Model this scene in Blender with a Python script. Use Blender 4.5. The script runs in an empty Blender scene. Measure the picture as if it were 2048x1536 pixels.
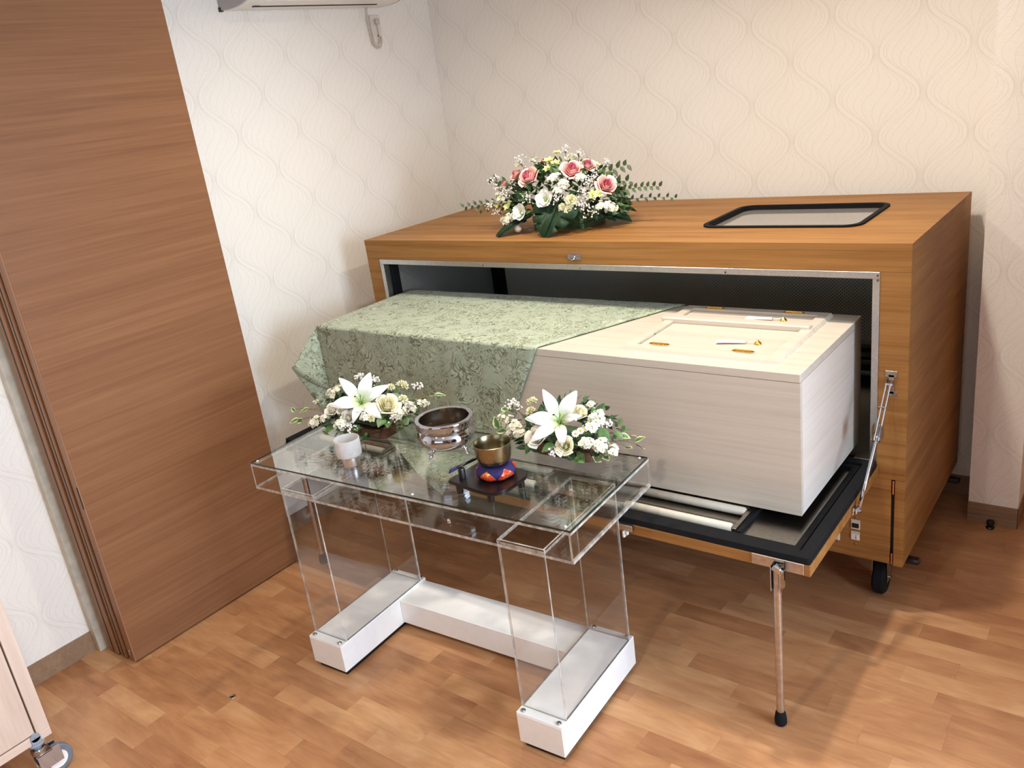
import bpy, bmesh, math, random
from mathutils import Vector, Matrix, noise
from mathutils.geometry import tessellate_polygon
PI = math.pi
random.seed(11)
S = bpy.context.scene
COL = S.collection

# ------------------------------------------------------------------ camera
cam = bpy.data.objects.new('camera', bpy.data.cameras.new('camera'))
COL.objects.link(cam)
CR = Vector((0.793746, 0.594938, -0.126553)); CU = Vector((-0.106212, 0.340434, 0.934250)); CF = Vector((-0.598904, 0.728116, -0.333408))
CP = Vector((0.55975, -2.48881, 1.76624))
cam.matrix_world = Matrix(((CR.x, CU.x, -CF.x, CP.x), (CR.y, CU.y, -CF.y, CP.y), (CR.z, CU.z, -CF.z, CP.z), (0, 0, 0, 1)))
cam.data.sensor_fit = 'HORIZONTAL'; cam.data.sensor_width = 36.0; cam.data.lens = 29.69
cam.data.clip_start = 0.02
S.camera = cam

# ------------------------------------------------------------------ world, lights, exposure
W = bpy.data.worlds.new('world'); S.world = W; W.use_nodes = True
W.node_tree.nodes['Background'].inputs[0].default_value = (0.62, 0.76, 1.0, 1)
W.node_tree.nodes['Background'].inputs[1].default_value = 1.0
S.view_settings.view_transform = 'Standard'; S.view_settings.look = 'None'
S.view_settings.gamma = 1.0; S.view_settings.use_curve_mapping = False
S.view_settings.exposure = -0.43
S.cycles.max_bounces = 12; S.cycles.diffuse_bounces = 6; S.cycles.glossy_bounces = 6
S.cycles.transmission_bounces = 8; S.cycles.transparent_max_bounces = 48
S.cycles.caustics_reflective = False; S.cycles.caustics_refractive = False
S.cycles.sample_clamp_indirect = 6.0

def area(name, loc, rot, sx, sy, watts, color, shape='RECTANGLE', spread=PI):
    l = bpy.data.lights.new(name, 'AREA'); l.shape = shape; l.size = sx
    if shape in ('RECTANGLE', 'ELLIPSE'): l.size_y = sy
    l.energy = watts; l.color = color; l.spread = spread
    o = bpy.data.objects.new(name, l); COL.objects.link(o); o.location = loc; o.rotation_euler = rot
    return o
WARM = (1.0, 0.92, 0.79)
ZC = 2.52                                   # ceiling height
for (lx, ly, w) in ((-0.40, -2.25, 18), (-0.30, -0.18, 23), (-1.32, -0.34, 17), (-1.40, -2.25, 5)):
    area('downlight', (lx, ly, ZC - 0.03), (0, 0, 0), 0.10, 0.10, w, WARM, 'DISK', 2.6)
area('window_daylight', (2.74, -1.10, 1.40), (0, PI / 2, 0), 1.7, 1.6, 245, (0.66, 0.82, 1.0))
area('rear_fill_daylight', (-0.4, -4.62, 1.45), (PI / 2, 0, 0), 2.2, 1.3, 15, (0.80, 0.90, 1.0))  # fill light added behind the camera to lift the walls

# ------------------------------------------------------------------ helpers
def lin(c):
    return tuple(((v / 255) / 12.92 if v / 255 <= 0.04045 else ((v / 255 + 0.055) / 1.055) ** 2.4) for v in c[:3]) + (1.0,)

class MB:
    """collects geometry for one mesh"""
    def __init__(s): s.v = []; s.f = []; s.m = []; s.c = {}
    def add(s, vs, fs, m=0, M=None):
        b = len(s.v)
        for p in vs:
            p = Vector(p); s.v.append(M @ p if M is not None else p)
        for f in fs: s.f.append([i + b for i in f]); s.m.append(m)
        return b
    def box(s, a, b, m=0, ch=0.0, M=None, me=None):
        x0, y0, z0 = (min(a[i], b[i]) for i in range(3)); x1, y1, z1 = (max(a[i], b[i]) for i in range(3))
        if ch <= 0:
            vs = [(x, y, z) for x in (x0, x1) for y in (y0, y1) for z in (z0, z1)]
            fs = [(0, 1, 3, 2), (4, 6, 7, 5), (0, 4, 5, 1), (2, 3, 7, 6), (0, 2, 6, 4), (1, 5, 7, 3)]
            bi = s.add(vs, fs, m, M)
            if me is not None:                # me: (thin axis, edge material)
                ax, mm = me
                for k in range(6):
                    if k // 2 != ax: s.m[-6 + k] = mm
            return
        ch = min(ch, (x1 - x0) * .49, (y1 - y0) * .49, (z1 - z0) * .49)
        vs = []; idx = {}
        for sx in (0, 1):
            for sy in (0, 1):
                for sz in (0, 1):
                    X = (x0, x1)[sx]; Y = (y0, y1)[sy]; Z = (z0, z1)[sz]
                    dx = ch if sx == 0 else -ch; dy = ch if sy == 0 else -ch; dz = ch if sz == 0 else -ch
                    for k, p in enumerate(((X, Y + dy, Z + dz), (X + dx, Y, Z + dz), (X + dx, Y + dy, Z))):
                        idx[(sx, sy, sz, k)] = len(vs); vs.append(p)
        I = lambda sx, sy, sz, k: idx[(sx, sy, sz, k)]
        fs = []
        for q in (0, 1):
            f = [I(q, 0, 0, 0), I(q, 0, 1, 0), I(q, 1, 1, 0), I(q, 1, 0, 0)]; fs.append(f if q == 0 else f[::-1])
            f = [I(0, q, 0, 1), I(1, q, 0, 1), I(1, q, 1, 1), I(0, q, 1, 1)]; fs.append(f if q == 0 else f[::-1])
            f = [I(0, 0, q, 2), I(0, 1, q, 2), I(1, 1, q, 2), I(1, 0, q, 2)]; fs.append(f if q == 0 else f[::-1])
        for p in (0, 1):
            for q in (0, 1):
                fs.append([I(p, q, 0, 0), I(p, q, 1, 0), I(p, q, 1, 1), I(p, q, 0, 1)])
                fs.append([I(p, 0, q, 0), I(p, 1, q, 0), I(p, 1, q, 2), I(p, 0, q, 2)])
                fs.append([I(0, p, q, 1), I(1, p, q, 1), I(1, p, q, 2), I(0, p, q, 2)])
        for a_ in (0, 1):
            for b_ in (0, 1):
                for c_ in (0, 1): fs.append([I(a_, b_, c_, 0), I(a_, b_, c_, 1), I(a_, b_, c_, 2)])
        s.add(vs, fs, m, M)
    def tube(s, pts, r, n=10, m=0, cap=True, M=None):
        pts = [Vector(p) for p in pts]; rs = r if isinstance(r, (list, tuple)) else [r] * len(pts)
        vs = []; up = None
        for i, p in enumerate(pts):
            t = (pts[min(i + 1, len(pts) - 1)] - pts[max(i - 1, 0)]).normalized()
            if up is None:
                up = Vector((0, 0, 1)) if abs(t.z) < .9 else Vector((1, 0, 0))
            a = (up - t * up.dot(t)).normalized(); up = a; b = t.cross(a)
            for k in range(n):
                w = 2 * PI * k / n; vs.append(p + (a * math.cos(w) + b * math.sin(w)) * rs[i])
        fs = []
        for i in range(len(pts) - 1):
            for k in range(n):
                k2 = (k + 1) % n; fs.append((i * n + k, i * n + k2, (i + 1) * n + k2, (i + 1) * n + k))
        if cap: fs.append(list(range(n))[::-1]); fs.append([(len(pts) - 1) * n + k for k in range(n)])
        s.add(vs, fs, m, M)
    def lathe(s, prof, c=(0, 0, 0), n=48, m=0, M=None):
        vs = []; fs = []
        for (r, z) in prof:
            for k in range(n):
                w = 2 * PI * k / n; vs.append((c[0] + r * math.cos(w), c[1] + r * math.sin(w), c[2] + z))
        for i in range(len(prof) - 1):
            for k in range(n):
                k2 = (k + 1) % n; fs.append((i * n + k, i * n + k2, (i + 1) * n + k2, (i + 1) * n + k))
        s.add(vs, fs, m, M)
    def cyl(s, c, r, h, axis=2, n=24, m=0):
        M = Matrix.Translation(Vector(c)) @ (Matrix.Identity(4) if axis == 2 else Matrix.Rotation(PI / 2, 4, 'Y' if axis == 0 else 'X'))
        e = min(r, h) * .12
        s.lathe([(1e-5, -h / 2), (r - e, -h / 2), (r, -h / 2 + e), (r, h / 2 - e), (r - e, h / 2), (1e-5, h / 2)], (0, 0, 0), n, m, M)
    def ball(s, c, r, n=8, k=6, m=0, sc=(1, 1, 1), M=None):
        vs = [(c[0], c[1], c[2] - r * sc[2])]
        for i in range(1, k):
            a = -PI / 2 + PI * i / k
            for j in range(n):
                w = 2 * PI * j / n; vs.append((c[0] + r * sc[0] * math.cos(a) * math.cos(w), c[1] + r * sc[1] * math.cos(a) * math.sin(w), c[2] + r * sc[2] * math.sin(a)))
        vs.append((c[0], c[1], c[2] + r * sc[2])); T = len(vs) - 1
        fs = [(0, 1 + (j + 1) % n, 1 + j) for j in range(n)]
        for i in range(k - 2):
            for j in range(n):
                a = 1 + i * n; fs.append((a + j, a + (j + 1) % n, a + n + (j + 1) % n, a + n + j))
        a = 1 + (k - 2) * n; fs += [(a + j, a + (j + 1) % n, T) for j in range(n)]
        s.add(vs, fs, m, M)
    def prism(s, loops, a, b, axis=2, m=0, ms=None, M=None):
        """extrude an outline (first loop) with holes along an axis from a to b"""
        def P(p, h): return (p[0], p[1], h) if axis == 2 else ((p[0], h, p[1]) if axis == 1 else (h, p[0], p[1]))
        flat = [p for l in loops for p in l]; n = len(flat)
        tri = tessellate_polygon([[Vector((p[0], p[1], 0)) for p in l] for l in loops])
        vs = [P(p, a) for p in flat] + [P(p, b) for p in flat]
        bi = s.add(vs, [], m, M)
        for t in tri:
            s.f.append([bi + i for i in t]); s.m.append(m); s.f.append([bi + n + i for i in t][::-1]); s.m.append(m)
        o = 0
        for l in loops:
            k = len(l)
            for i in range(k):
                j = (i + 1) % k; s.f.append([bi + o + i, bi + o + j, bi + n + o + j, bi + n + o + i]); s.m.append(m if ms is None else ms)
            o += k
    def grid(s, rows, m=0, M=None, closed=False):
        n = len(rows[0]); vs = [p for r in rows for p in r]; fs = []
        for i in range(len(rows) - 1):
            for j in range(n if closed else n - 1):
                k = (j + 1) % n; fs.append((i * n + j, i * n + k, (i + 1) * n + k, (i + 1) * n + j))
        return s.add(vs, fs, m, M)
    def mesh(s, name, mats, smooth=False, off=None, recalc=True):
        me = bpy.data.meshes.new(name)
        o = off or Vector((0, 0, 0))
        me.from_pydata([p - o for p in s.v], [], s.f)
        for mt in (mats if isinstance(mats, (list, tuple)) else [mats]): me.materials.append(mt)
        me.polygons.foreach_set('material_index', s.m)
        if recalc:
            bm = bmesh.new(); bm.from_mesh(me); bmesh.ops.recalc_face_normals(bm, faces=bm.faces); bm.to_mesh(me); bm.free()
        if smooth:
            me.polygons.foreach_set('use_smooth', [True] * len(me.polygons))
            if smooth is not True and smooth != 1:
                me.set_sharp_from_angle(angle=smooth)
        for an, vals in s.c.items():
            at = me.attributes.new(an, 'FLOAT', 'POINT'); at.data.foreach_set('value', vals)
        me.update(); return me

ORG = {}
def thing(name, label, cat, loc=(0, 0, 0), rotz=0.0, group=None, local=False):
    o = bpy.data.objects.new(name, None); COL.objects.link(o); o.empty_display_size = .05
    o.location = loc; o.rotation_euler = (0, 0, rotz); o['label'] = label; o['category'] = cat
    if group: o['group'] = group
    ORG[o.name] = Vector((0, 0, 0)) if local else Vector(loc)
    return o
def obj(name, mb, mats, parent=None, smooth=False, label=None, kind=None, recalc=True):
    off = ORG[parent.name] if parent is not None else Vector((0, 0, 0))
    me = mb if isinstance(mb, bpy.types.Mesh) else mb.mesh(name, mats, smooth, off, recalc)
    o = bpy.data.objects.new(name, me); COL.objects.link(o)
    if parent is not None: o.parent = parent
    ORG[o.name] = off
    if label: o['label'] = label
    if kind: o['kind'] = kind
    return o
def tag(o, label, cat, group=None):
    o['label'] = label; o['category'] = cat
    if group: o['group'] = group
    return o
def struct(name, mb, mats, parent=None, smooth=False):
    return obj(name, mb, mats, parent, smooth, kind='structure')
def frame_m(c, n, spin=0.0):
    """matrix whose z axis is n, at c"""
    n = Vector(n).normalized(); a = Vector((0, 0, 1)) if abs(n.z) < .95 else Vector((1, 0, 0))
    xx = a.cross(n).normalized(); yy = n.cross(xx)
    R = Matrix((xx, yy, n)).transposed().to_4x4()
    return Matrix.Translation(Vector(c)) @ R @ Matrix.Rotation(spin, 4, 'Z')
def rrect(x0, y0, x1, y1, r, n=6):
    out = []
    for (cx, cy, a0) in ((x1 - r, y1 - r, 0), (x0 + r, y1 - r, 90), (x0 + r, y0 + r, 180), (x1 - r, y0 + r, 270)):
        for k in range(n + 1):
            a = math.radians(a0 + 90 * k / n); out.append((cx + r * math.cos(a), cy + r * math.sin(a)))
    return out

# ------------------------------------------------------------------ materials
class NT:
    def __init__(s, name):
        s.mat = bpy.data.materials.new(name); s.mat.use_nodes = True; s.t = s.mat.node_tree
        s.b = s.t.nodes['Principled BSDF']; s.out = s.t.nodes['Material Output']
    def n(s, ty, **kw):
        nd = s.t.nodes.new(ty)
        for k, v in kw.items(): setattr(nd, k, v)
        return nd
    def put(s, sock, v):
        if isinstance(v, bpy.types.NodeSocket): s.t.links.new(v, sock)
        else: sock.default_value = v
    def math(s, op, a, b=None, c=None):
        nd = s.n('ShaderNodeMath', operation=op); s.put(nd.inputs[0], a)
        if b is not None: s.put(nd.inputs[1], b)
        if c is not None: s.put(nd.inputs[2], c)
        return nd.outputs[0]
    def pos(s):
        return s.n('ShaderNodeNewGeometry').outputs['Position']
    def sep(s, v):
        nd = s.n('ShaderNodeSeparateXYZ'); s.put(nd.inputs[0], v); return nd.outputs
    def scaled(s, v, sc, off=None):
        nd = s.n('ShaderNodeVectorMath', operation='MULTIPLY'); s.put(nd.inputs[0], v); nd.inputs[1].default_value = sc
        if off is None: return nd.outputs[0]
        n2 = s.n('ShaderNodeVectorMath', operation='ADD'); s.put(n2.inputs[0], nd.outputs[0]); s.put(n2.inputs[1], off); return n2.outputs[0]
    def noise(s, v, scale, detail=3, rough=.5, dist=0.0):
        nd = s.n('ShaderNodeTexNoise'); s.put(nd.inputs['Vector'], v); nd.inputs['Scale'].default_value = scale
        nd.inputs['Detail'].default_value = detail; nd.inputs['Roughness'].default_value = rough; nd.inputs['Distortion'].default_value = dist
        return nd.outputs['Fac']
    def ramp(s, fac, stops, interp='LINEAR'):
        nd = s.n('ShaderNodeValToRGB'); nd.color_ramp.interpolation = interp; e = nd.color_ramp.elements
        while len(e) < len(stops): e.new(.5)
        for i, (p, c) in enumerate(stops): e[i].position = p; e[i].color = lin(c) if len(c) == 3 else c
        s.put(nd.inputs[0], fac); return nd.outputs[0]
    def mix(s, fac, a, b, mode='MIX'):
        nd = s.n('ShaderNodeMix', data_type='RGBA', blend_type=mode)
        s.put(nd.inputs[0], fac); s.put(nd.inputs[6], lin(a) if isinstance(a, tuple) and len(a) == 3 else a); s.put(nd.inputs[7], lin(b) if isinstance(b, tuple) and len(b) == 3 else b)
        return nd.outputs[2]
    def bump(s, h, strength=.2, dist=.002):
        nd = s.n('ShaderNodeBump'); s.put(nd.inputs['Height'], h); nd.inputs['Strength'].default_value = strength; nd.inputs['Distance'].default_value = dist
        s.t.links.new(nd.outputs[0], s.b.inputs['Normal'])
    def base(s, c): s.put(s.b.inputs['Base Color'], lin(c) if isinstance(c, tuple) and len(c) == 3 else c)
    def set(s, **kw):
        for k, v in kw.items(): s.put(s.b.inputs[k.replace('_', ' ')], v)
        return s

def plain(name, c, rough=.5, metal=0.0, var=.06, scale=30, **kw):
    """a plain colour with a faint procedural mottling"""
    m = NT(name); nz = m.noise(m.pos(), scale, 3)
    d = tuple(max(0, v * (1 - var)) for v in c); l = tuple(min(255, v * (1 + var)) for v in c)
    m.base(m.ramp(nz, [(.3, d), (.7, l)])); m.set(Roughness=rough, Metallic=metal, **kw); return m.mat

def wood(name, axis, cols, across=26, fine=150, rough=.45, contrast=1.0, along=1.1, spec=.3):
    m = NT(name); p = m.pos()
    sc = [across] * 3; sc[axis] = along; sf = [fine] * 3; sf[axis] = 5.0
    n1 = m.noise(m.scaled(p, sc), 1.0, 5, .6, .9)
    n2 = m.noise(m.scaled(p, sf), 1.0, 3, .5)
    n3 = m.noise(m.scaled(p, [v * .25 for v in sc]), 1.0, 2, .5, .5)
    f = m.math('ADD', m.math('MULTIPLY', n1, .55), m.math('ADD', m.math('MULTIPLY', n2, .22), m.math('MULTIPLY', n3, .23)))
    lo = .5 - .16 / contrast; hi = .5 + .16 / contrast
    m.base(m.ramp(f, [(lo, cols[0]), (.5, cols[1]), (hi, cols[2])])); m.set(Roughness=rough)
    m.b.inputs['Specular IOR Level'].default_value = spec; m.bump(n2, .08, .001); return m.mat

def wallpaper(name, axis):
    m = NT(name); xyz = m.sep(m.pos()); u = xyz[axis]; z = xyz[2]
    Sx = .157; H = .296
    un = m.noise(m.pos(), 1.6, 1)
    u = m.math('ADD', m.math('SUBTRACT', u, -.2485), m.math('MULTIPLY', un, .03))
    acc = None; A = Sx / 2
    th = m.math('MULTIPLY_ADD', m.math('SUBTRACT', z, 1.5534), 2 * PI / H, 0.0)
    cs, sn = m.math('COSINE', th), m.math('SINE', th)
    for sg, o_ in ((-1, .5), (1, 1.5)):
        env = m.math('POWER', m.math('MULTIPLY_ADD', cs, sg * .5, .5), 1.15)
        env = m.math('MULTIPLY_ADD', env, Sx * .77, Sx * .07)
        for bb, wd in ((1.0, .0007), (.90, .0007), (.74, .0006), (.50, .0006), (.18, .0006), (-.2, .0006), (-.50, .0006), (-.76, .0006), (-.92, .0007), (-1.0, .0007)):
            f = m.math('MULTIPLY_ADD', sn, sg * .36 * (1 - bb * bb), bb)
            s_ = m.math('SUBTRACT', m.math('SUBTRACT', u, o_ * Sx), m.math('MULTIPLY', env, f))
            s_ = m.math('FRACT', m.math('MULTIPLY_ADD', s_, 1 / (2 * Sx), .5))
            d = m.math('ABSOLUTE', m.math('SUBTRACT', s_, .5))
            mr = m.n('ShaderNodeMapRange', interpolation_type='SMOOTHSTEP')
            m.put(mr.inputs[0], d); mr.inputs[1].default_value = wd / (2 * Sx) * .4; mr.inputs[2].default_value = wd / (2 * Sx) * 2.2
            mr.inputs[3].default_value = 1.0; mr.inputs[4].default_value = 0.0
            acc = mr.outputs[0] if acc is None else m.math('MAXIMUM', acc, mr.outputs[0])
    br = m.noise(m.pos(), 40, 2)
    acc = m.math('MULTIPLY', acc, m.math('MULTIPLY_ADD', br, .45, .06))
    weave = m.noise(m.scaled(m.pos(), (90, 90, 500)), 1.0, 2)
    base = m.ramp(weave, [(.3, (236, 232, 224)), (.7, (243, 239, 232))])
    m.base(m.mix(acc, base, (178, 168, 158))); m.set(Roughness=.75)
    m.bump(weave, .05, .001); return m.mat

def clear(name, tint, f0=.04, rough=0.0):
    """thin clear sheet: passes light, mirrors by Schlick"""
    m = NT(name); t = m.t; t.nodes.remove(m.b)
    lw = m.n('ShaderNodeLayerWeight'); lw.inputs[0].default_value = .5
    f = m.math('MULTIPLY_ADD', m.math('POWER', lw.outputs['Facing'], 5.0), 1 - f0, f0)
    tr = m.n('ShaderNodeBsdfTransparent'); tr.inputs[0].default_value = tint + (1,)
    gl = m.n('ShaderNodeBsdfGlossy'); gl.inputs['Roughness'].default_value = rough; gl.inputs[0].default_value = (1, 1, 1, 1)
    mx = m.n('ShaderNodeMixShader'); t.links.new(f, mx.inputs[0]); t.links.new(tr.outputs[0], mx.inputs[1]); t.links.new(gl.outputs[0], mx.inputs[2])
    t.links.new(mx.outputs[0], m.out.inputs[0]); return m.mat

def edge(name, c, amount):
    """polished sheet edge: part clear, part milky"""
    m = NT(name); t = m.t
    m.base(m.ramp(m.noise(m.scaled(m.pos(), (60, 60, 25)), 1.0, 2), [(.35, tuple(v * .75 for v in c)), (.65, c)])); m.set(Roughness=.15)
    tr = m.n('ShaderNodeBsdfTransparent'); mx = m.n('ShaderNodeMixShader'); mx.inputs[0].default_value = amount
    t.links.new(tr.outputs[0], mx.inputs[1]); t.links.new(m.b.outputs[0], mx.inputs[2]); t.links.new(mx.outputs[0], m.out.inputs[0]); return m.mat

OAK = [(122, 81, 42), (151, 106, 58), (167, 122, 72)]
M = {}
M['oak_x'] = wood('oak_grain_x', 0, OAK, 24, 140, .5, 1.0, 1.1, .14)
M['oak_y'] = wood('oak_grain_y', 1, OAK, 24, 140, .5, 1.0, 1.1, .14)
M['cherry'] = wood('cherry_laminate', 1, [(120, 81, 54), (134, 93, 64), (146, 104, 73)], 52, 210, .45, .85, 1.1, .2)
M['cherry_edge'] = wood('cherry_edge', 2, [(120, 84, 58), (150, 108, 78), (165, 124, 92)], 60, 200, .5)
M['ash_x'] = wood('pale_ash_x', 0, [(192, 181, 167), (206, 195, 180), (215, 206, 193)], 70, 240, .35, .8, .8)
M['ash_y_lit'] = wood('pale_ash_y_lit', 1, [(212, 202, 190), (225, 216, 205), (234, 227, 218)], 70, 240, .35, .8, .8)  # same wood kept lighter for the coffin ends: daylight put into the colour
M['birch'] = wood('pale_birch', 2, [(204, 184, 168), (220, 202, 188), (230, 215, 203)], 18, 120, .4, 1.0)
M['birch_y'] = wood('pale_birch_y', 1, [(204, 184, 168), (220, 202, 188), (230, 215, 203)], 18, 120, .4, 1.0)
M['skirt'] = wood('skirting', 0, [(128, 102, 80), (145, 118, 94), (156, 130, 106)], 40, 120, .45)
M['paper_x'] = wallpaper('wave_wallpaper_x', 0)
M['paper_y'] = wallpaper('wave_wallpaper_y', 1)
M['ceiling'] = plain('ceiling_white', (236, 232, 226), .8)
M['jamb'] = plain('jamb_grey_beige', (196, 190, 176), .6)
M['white'] = plain('white_laminate', (241, 241, 240), .22, var=.01)
M['white_ac'] = plain('white_plastic', (228, 224, 218), .35, var=.01)
M['grey_ac'] = plain('grey_plastic', (172, 170, 168), .4, var=.01)
M['chrome'] = plain('chrome', (192, 196, 204), .05, 1.0, .01)
M['brushed'] = plain('brushed_chrome', (150, 140, 128), .22, 1.0, .03, 90)
M['satin'] = plain('satin_chrome', (214, 216, 220), .3, 1.0, .02, 90)
M['steel'] = plain('brushed_steel', (176, 170, 160), .28, 1.0, .05, 120)
M['alu'] = plain('aluminium_trim', (196, 196, 194), .35, 1.0, .03, 90)
M['zinc'] = plain('zinc_plate', (196, 184, 172), .42, 1.0, .06, 60)
M['rubber'] = plain('black_rubber', (14, 15, 18), .85, var=.15, Specular_IOR_Level=.25)
M['plastic'] = plain('black_plastic', (18, 18, 20), .35, var=.1)
M['roller'] = plain('white_roller', (198, 192, 178), .5, var=.02)
M['brass'] = plain('satin_brass', (150, 142, 116), .24, 1.0, .05, 80)
M['gold'] = plain('polished_gold', (238, 196, 100), .28, 1.0, .05, 60)
M['copper'] = plain('copper_screw', (190, 120, 84), .25, 1.0, .05)
M['lacquer'] = plain('dark_lacquer_wood', (24, 17, 19), .3, var=.2, scale=60)
M['navy'] = plain('navy_brocade', (34, 26, 84), .8, var=.15, scale=200)
M['silk'] = plain('white_silk_tassel', (242, 238, 230), .55, var=.03)
M['label'] = plain('white_switch', (214, 206, 198), .4, var=.02)
M['screen'] = plain('dark_display', (14, 18, 24), .12, var=.1)
M['socket'] = plain('socket_plate', (224, 216, 206), .4, var=.01)
M['cord'] = plain('grey_cord', (196, 188, 178), .5, var=.02)
M['dark'] = plain('dark_cavity', (30, 31, 30), .7, var=.1)
M['lining'] = plain('inner_lining_grey', (150, 150, 144), .5, var=.05)
M['tyre'] = plain('grey_tyre', (112, 120, 132), .5, var=.05)
M['zincblue'] = plain('grey_bumper', (146, 154, 168), .5, var=.03)
M['acrylic'] = clear('clear_acrylic', (.996, .996, .994), .04)
M['acrylic_edge'] = edge('acrylic_edge', (232, 228, 220), .62)
M['glass'] = clear('clear_glass_top', (.965, .98, .97), .05)
M['glass_edge'] = plain('dark_green_glass_edge', (22, 44, 38), .1, var=.2)
# smoked window pane of the cabinet: mirror-like dark glass, the wall's pale reflection put into its base colour
_m = NT('window_pane'); _m.base((128, 124, 120)); _m.set(Roughness=.08, IOR=1.7); M['pane'] = _m.mat
# frosted candle cup
_m = NT('frosted_glass'); _m.base(_m.ramp(_m.noise(_m.pos(), 60, 2), [(.3, (214, 212, 211)), (.7, (226, 224, 224))])); _m.set(Roughness=.5, Transmission_Weight=.2, Subsurface_Weight=.2, IOR=1.2); M['frost'] = _m.mat

def floor_mat():
    m = NT('floor_planks'); p = m.pos(); oi = m.n('ShaderNodeObjectInfo').outputs['Random']
    isl = m.n('ShaderNodeNewGeometry').outputs['Random Per Island']
    r = m.math('FRACT', m.math('ADD', oi, m.math('MULTIPLY', isl, 3.7)))
    cb = m.n('ShaderNodeCombineXYZ'); m.put(cb.inputs[0], m.math('MULTIPLY', r, 37.0)); m.put(cb.inputs[1], m.math('MULTIPLY', r, 91.0))
    g = m.noise(m.scaled(p, (5, 34, 34), cb.outputs[0]), 1.0, 4, .6, 1.4)
    c = m.noise(m.scaled(p, (3.2, 9, 9), cb.outputs[0]), 1.0, 3, .55, 1.2)
    f = m.math('ADD', m.math('MULTIPLY', r, .22), m.math('ADD', m.math('MULTIPLY', c, .52), m.math('MULTIPLY', g, .30)))
    m.base(m.ramp(f, [(.28, (146, 98, 66)), (.52, (179, 129, 89)), (.78, (205, 161, 117))])); m.set(Roughness=.4)
    m.b.inputs['Specular IOR Level'].default_value = .35
    return m.mat
M['plank'] = floor_mat()

def cloth_mat():
    m = NT('green_brocade'); p = m.pos()
    n1 = m.noise(p, 13, 2, .5, 1.6)
    n2 = m.noise(m.scaled(p, (1, 1, 1), (3.1, 7.7, 1.3)), 24, 2, .5, 1.8)
    def contour(n, rep, w0, w1):
        d = m.math('ABSOLUTE', m.math('SUBTRACT', m.math('FRACT', m.math('MULTIPLY', n, rep)), .5))
        mr = m.n('ShaderNodeMapRange', interpolation_type='SMOOTHSTEP'); m.put(mr.inputs[0], d)
        mr.inputs[1].default_value = w0; mr.inputs[2].default_value = w1; mr.inputs[3].default_value = 1; mr.inputs[4].default_value = 0; return mr.outputs[0]
    blot = m.ramp(m.noise(p, 19, 2, .5, .6), [(.42, (30, 30, 30)), (.56, (255, 255, 255))])
    blot2 = m.ramp(m.noise(m.scaled(p, (1, 1, 1), (9.0, 2.0, 5.0)), 23, 2, .5, .6), [(.46, (0, 0, 0)), (.58, (255, 255, 255))])
    k = m.math('MAXIMUM', m.math('MULTIPLY', contour(n1, 9, .08, .22), blot), m.math('MULTIPLY', contour(n2, 6, .08, .2), blot2))
    hl = m.math('MULTIPLY', contour(m.math('ADD', n1, .045), 9, .05, .18), blot)
    ground = m.mix(m.math('MULTIPLY', hl, .45), (166, 178, 154), (210, 217, 188))  # satin sheen partly put into the colour along the pattern lines
    m.base(m.mix(k, ground, (108, 113, 88)))
    m.put(m.b.inputs['Roughness'], m.math('MULTIPLY_ADD', hl, -.25, .62)); m.b.inputs['Sheen Weight'].default_value = .25
    m.bump(k, .25, .001); return m.mat
M['cloth'] = cloth_mat()

def perf_mat(name, ax, col=(240, 238, 222)):
    m = NT(name); s = m.sep(m.pos()); pu = .0150; pv = .0130; r = .0027
    def lat(o1, o2):
        a = m.math('MULTIPLY', m.math('SUBTRACT', m.math('FRACT', m.math('MULTIPLY_ADD', s[ax], 1 / pu, o1)), .5), pu)
        b = m.math('MULTIPLY', m.math('SUBTRACT', m.math('FRACT', m.math('MULTIPLY_ADD', s[2], 1 / pv, o2)), .5), pv)
        return m.math('SQRT', m.math('ADD', m.math('MULTIPLY', a, a), m.math('MULTIPLY', b, b)))
    d = m.math('MINIMUM', lat(0, 0), lat(.5, .5))
    hole = m.math('LESS_THAN', d, r)
    m.base(col); m.set(Roughness=.35, Metallic=.1)
    tr = m.n('ShaderNodeBsdfTransparent'); mx = m.n('ShaderNodeMixShader'); m.t.links.new(hole, mx.inputs[0])
    m.t.links.new(m.b.outputs[0], mx.inputs[1]); m.t.links.new(tr.outputs[0], mx.inputs[2]); m.t.links.new(mx.outputs[0], m.out.inputs[0]); return m.mat
M['perf_x'] = perf_mat('perforated_sheet_x', 0); M['perf_y_shaded'] = perf_mat('perforated_sheet_y_shaded', 1, (150, 149, 140))  # side sheets darker than the back one: inside shade put into their colour

def redgold():
    m = NT('red_gold_brocade'); n1 = m.noise(m.pos(), 130, 3, .55, 1.5)
    k = m.ramp(n1, [(.50, (0, 0, 0)), (.56, (255, 255, 255))])
    m.base(m.mix(k, (188, 30, 28), (226, 150, 74))); m.put(m.b.inputs['Metallic'], m.math('MULTIPLY', k, .7)); m.set(Roughness=.38); return m.mat
M['redgold'] = redgold()

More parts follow.
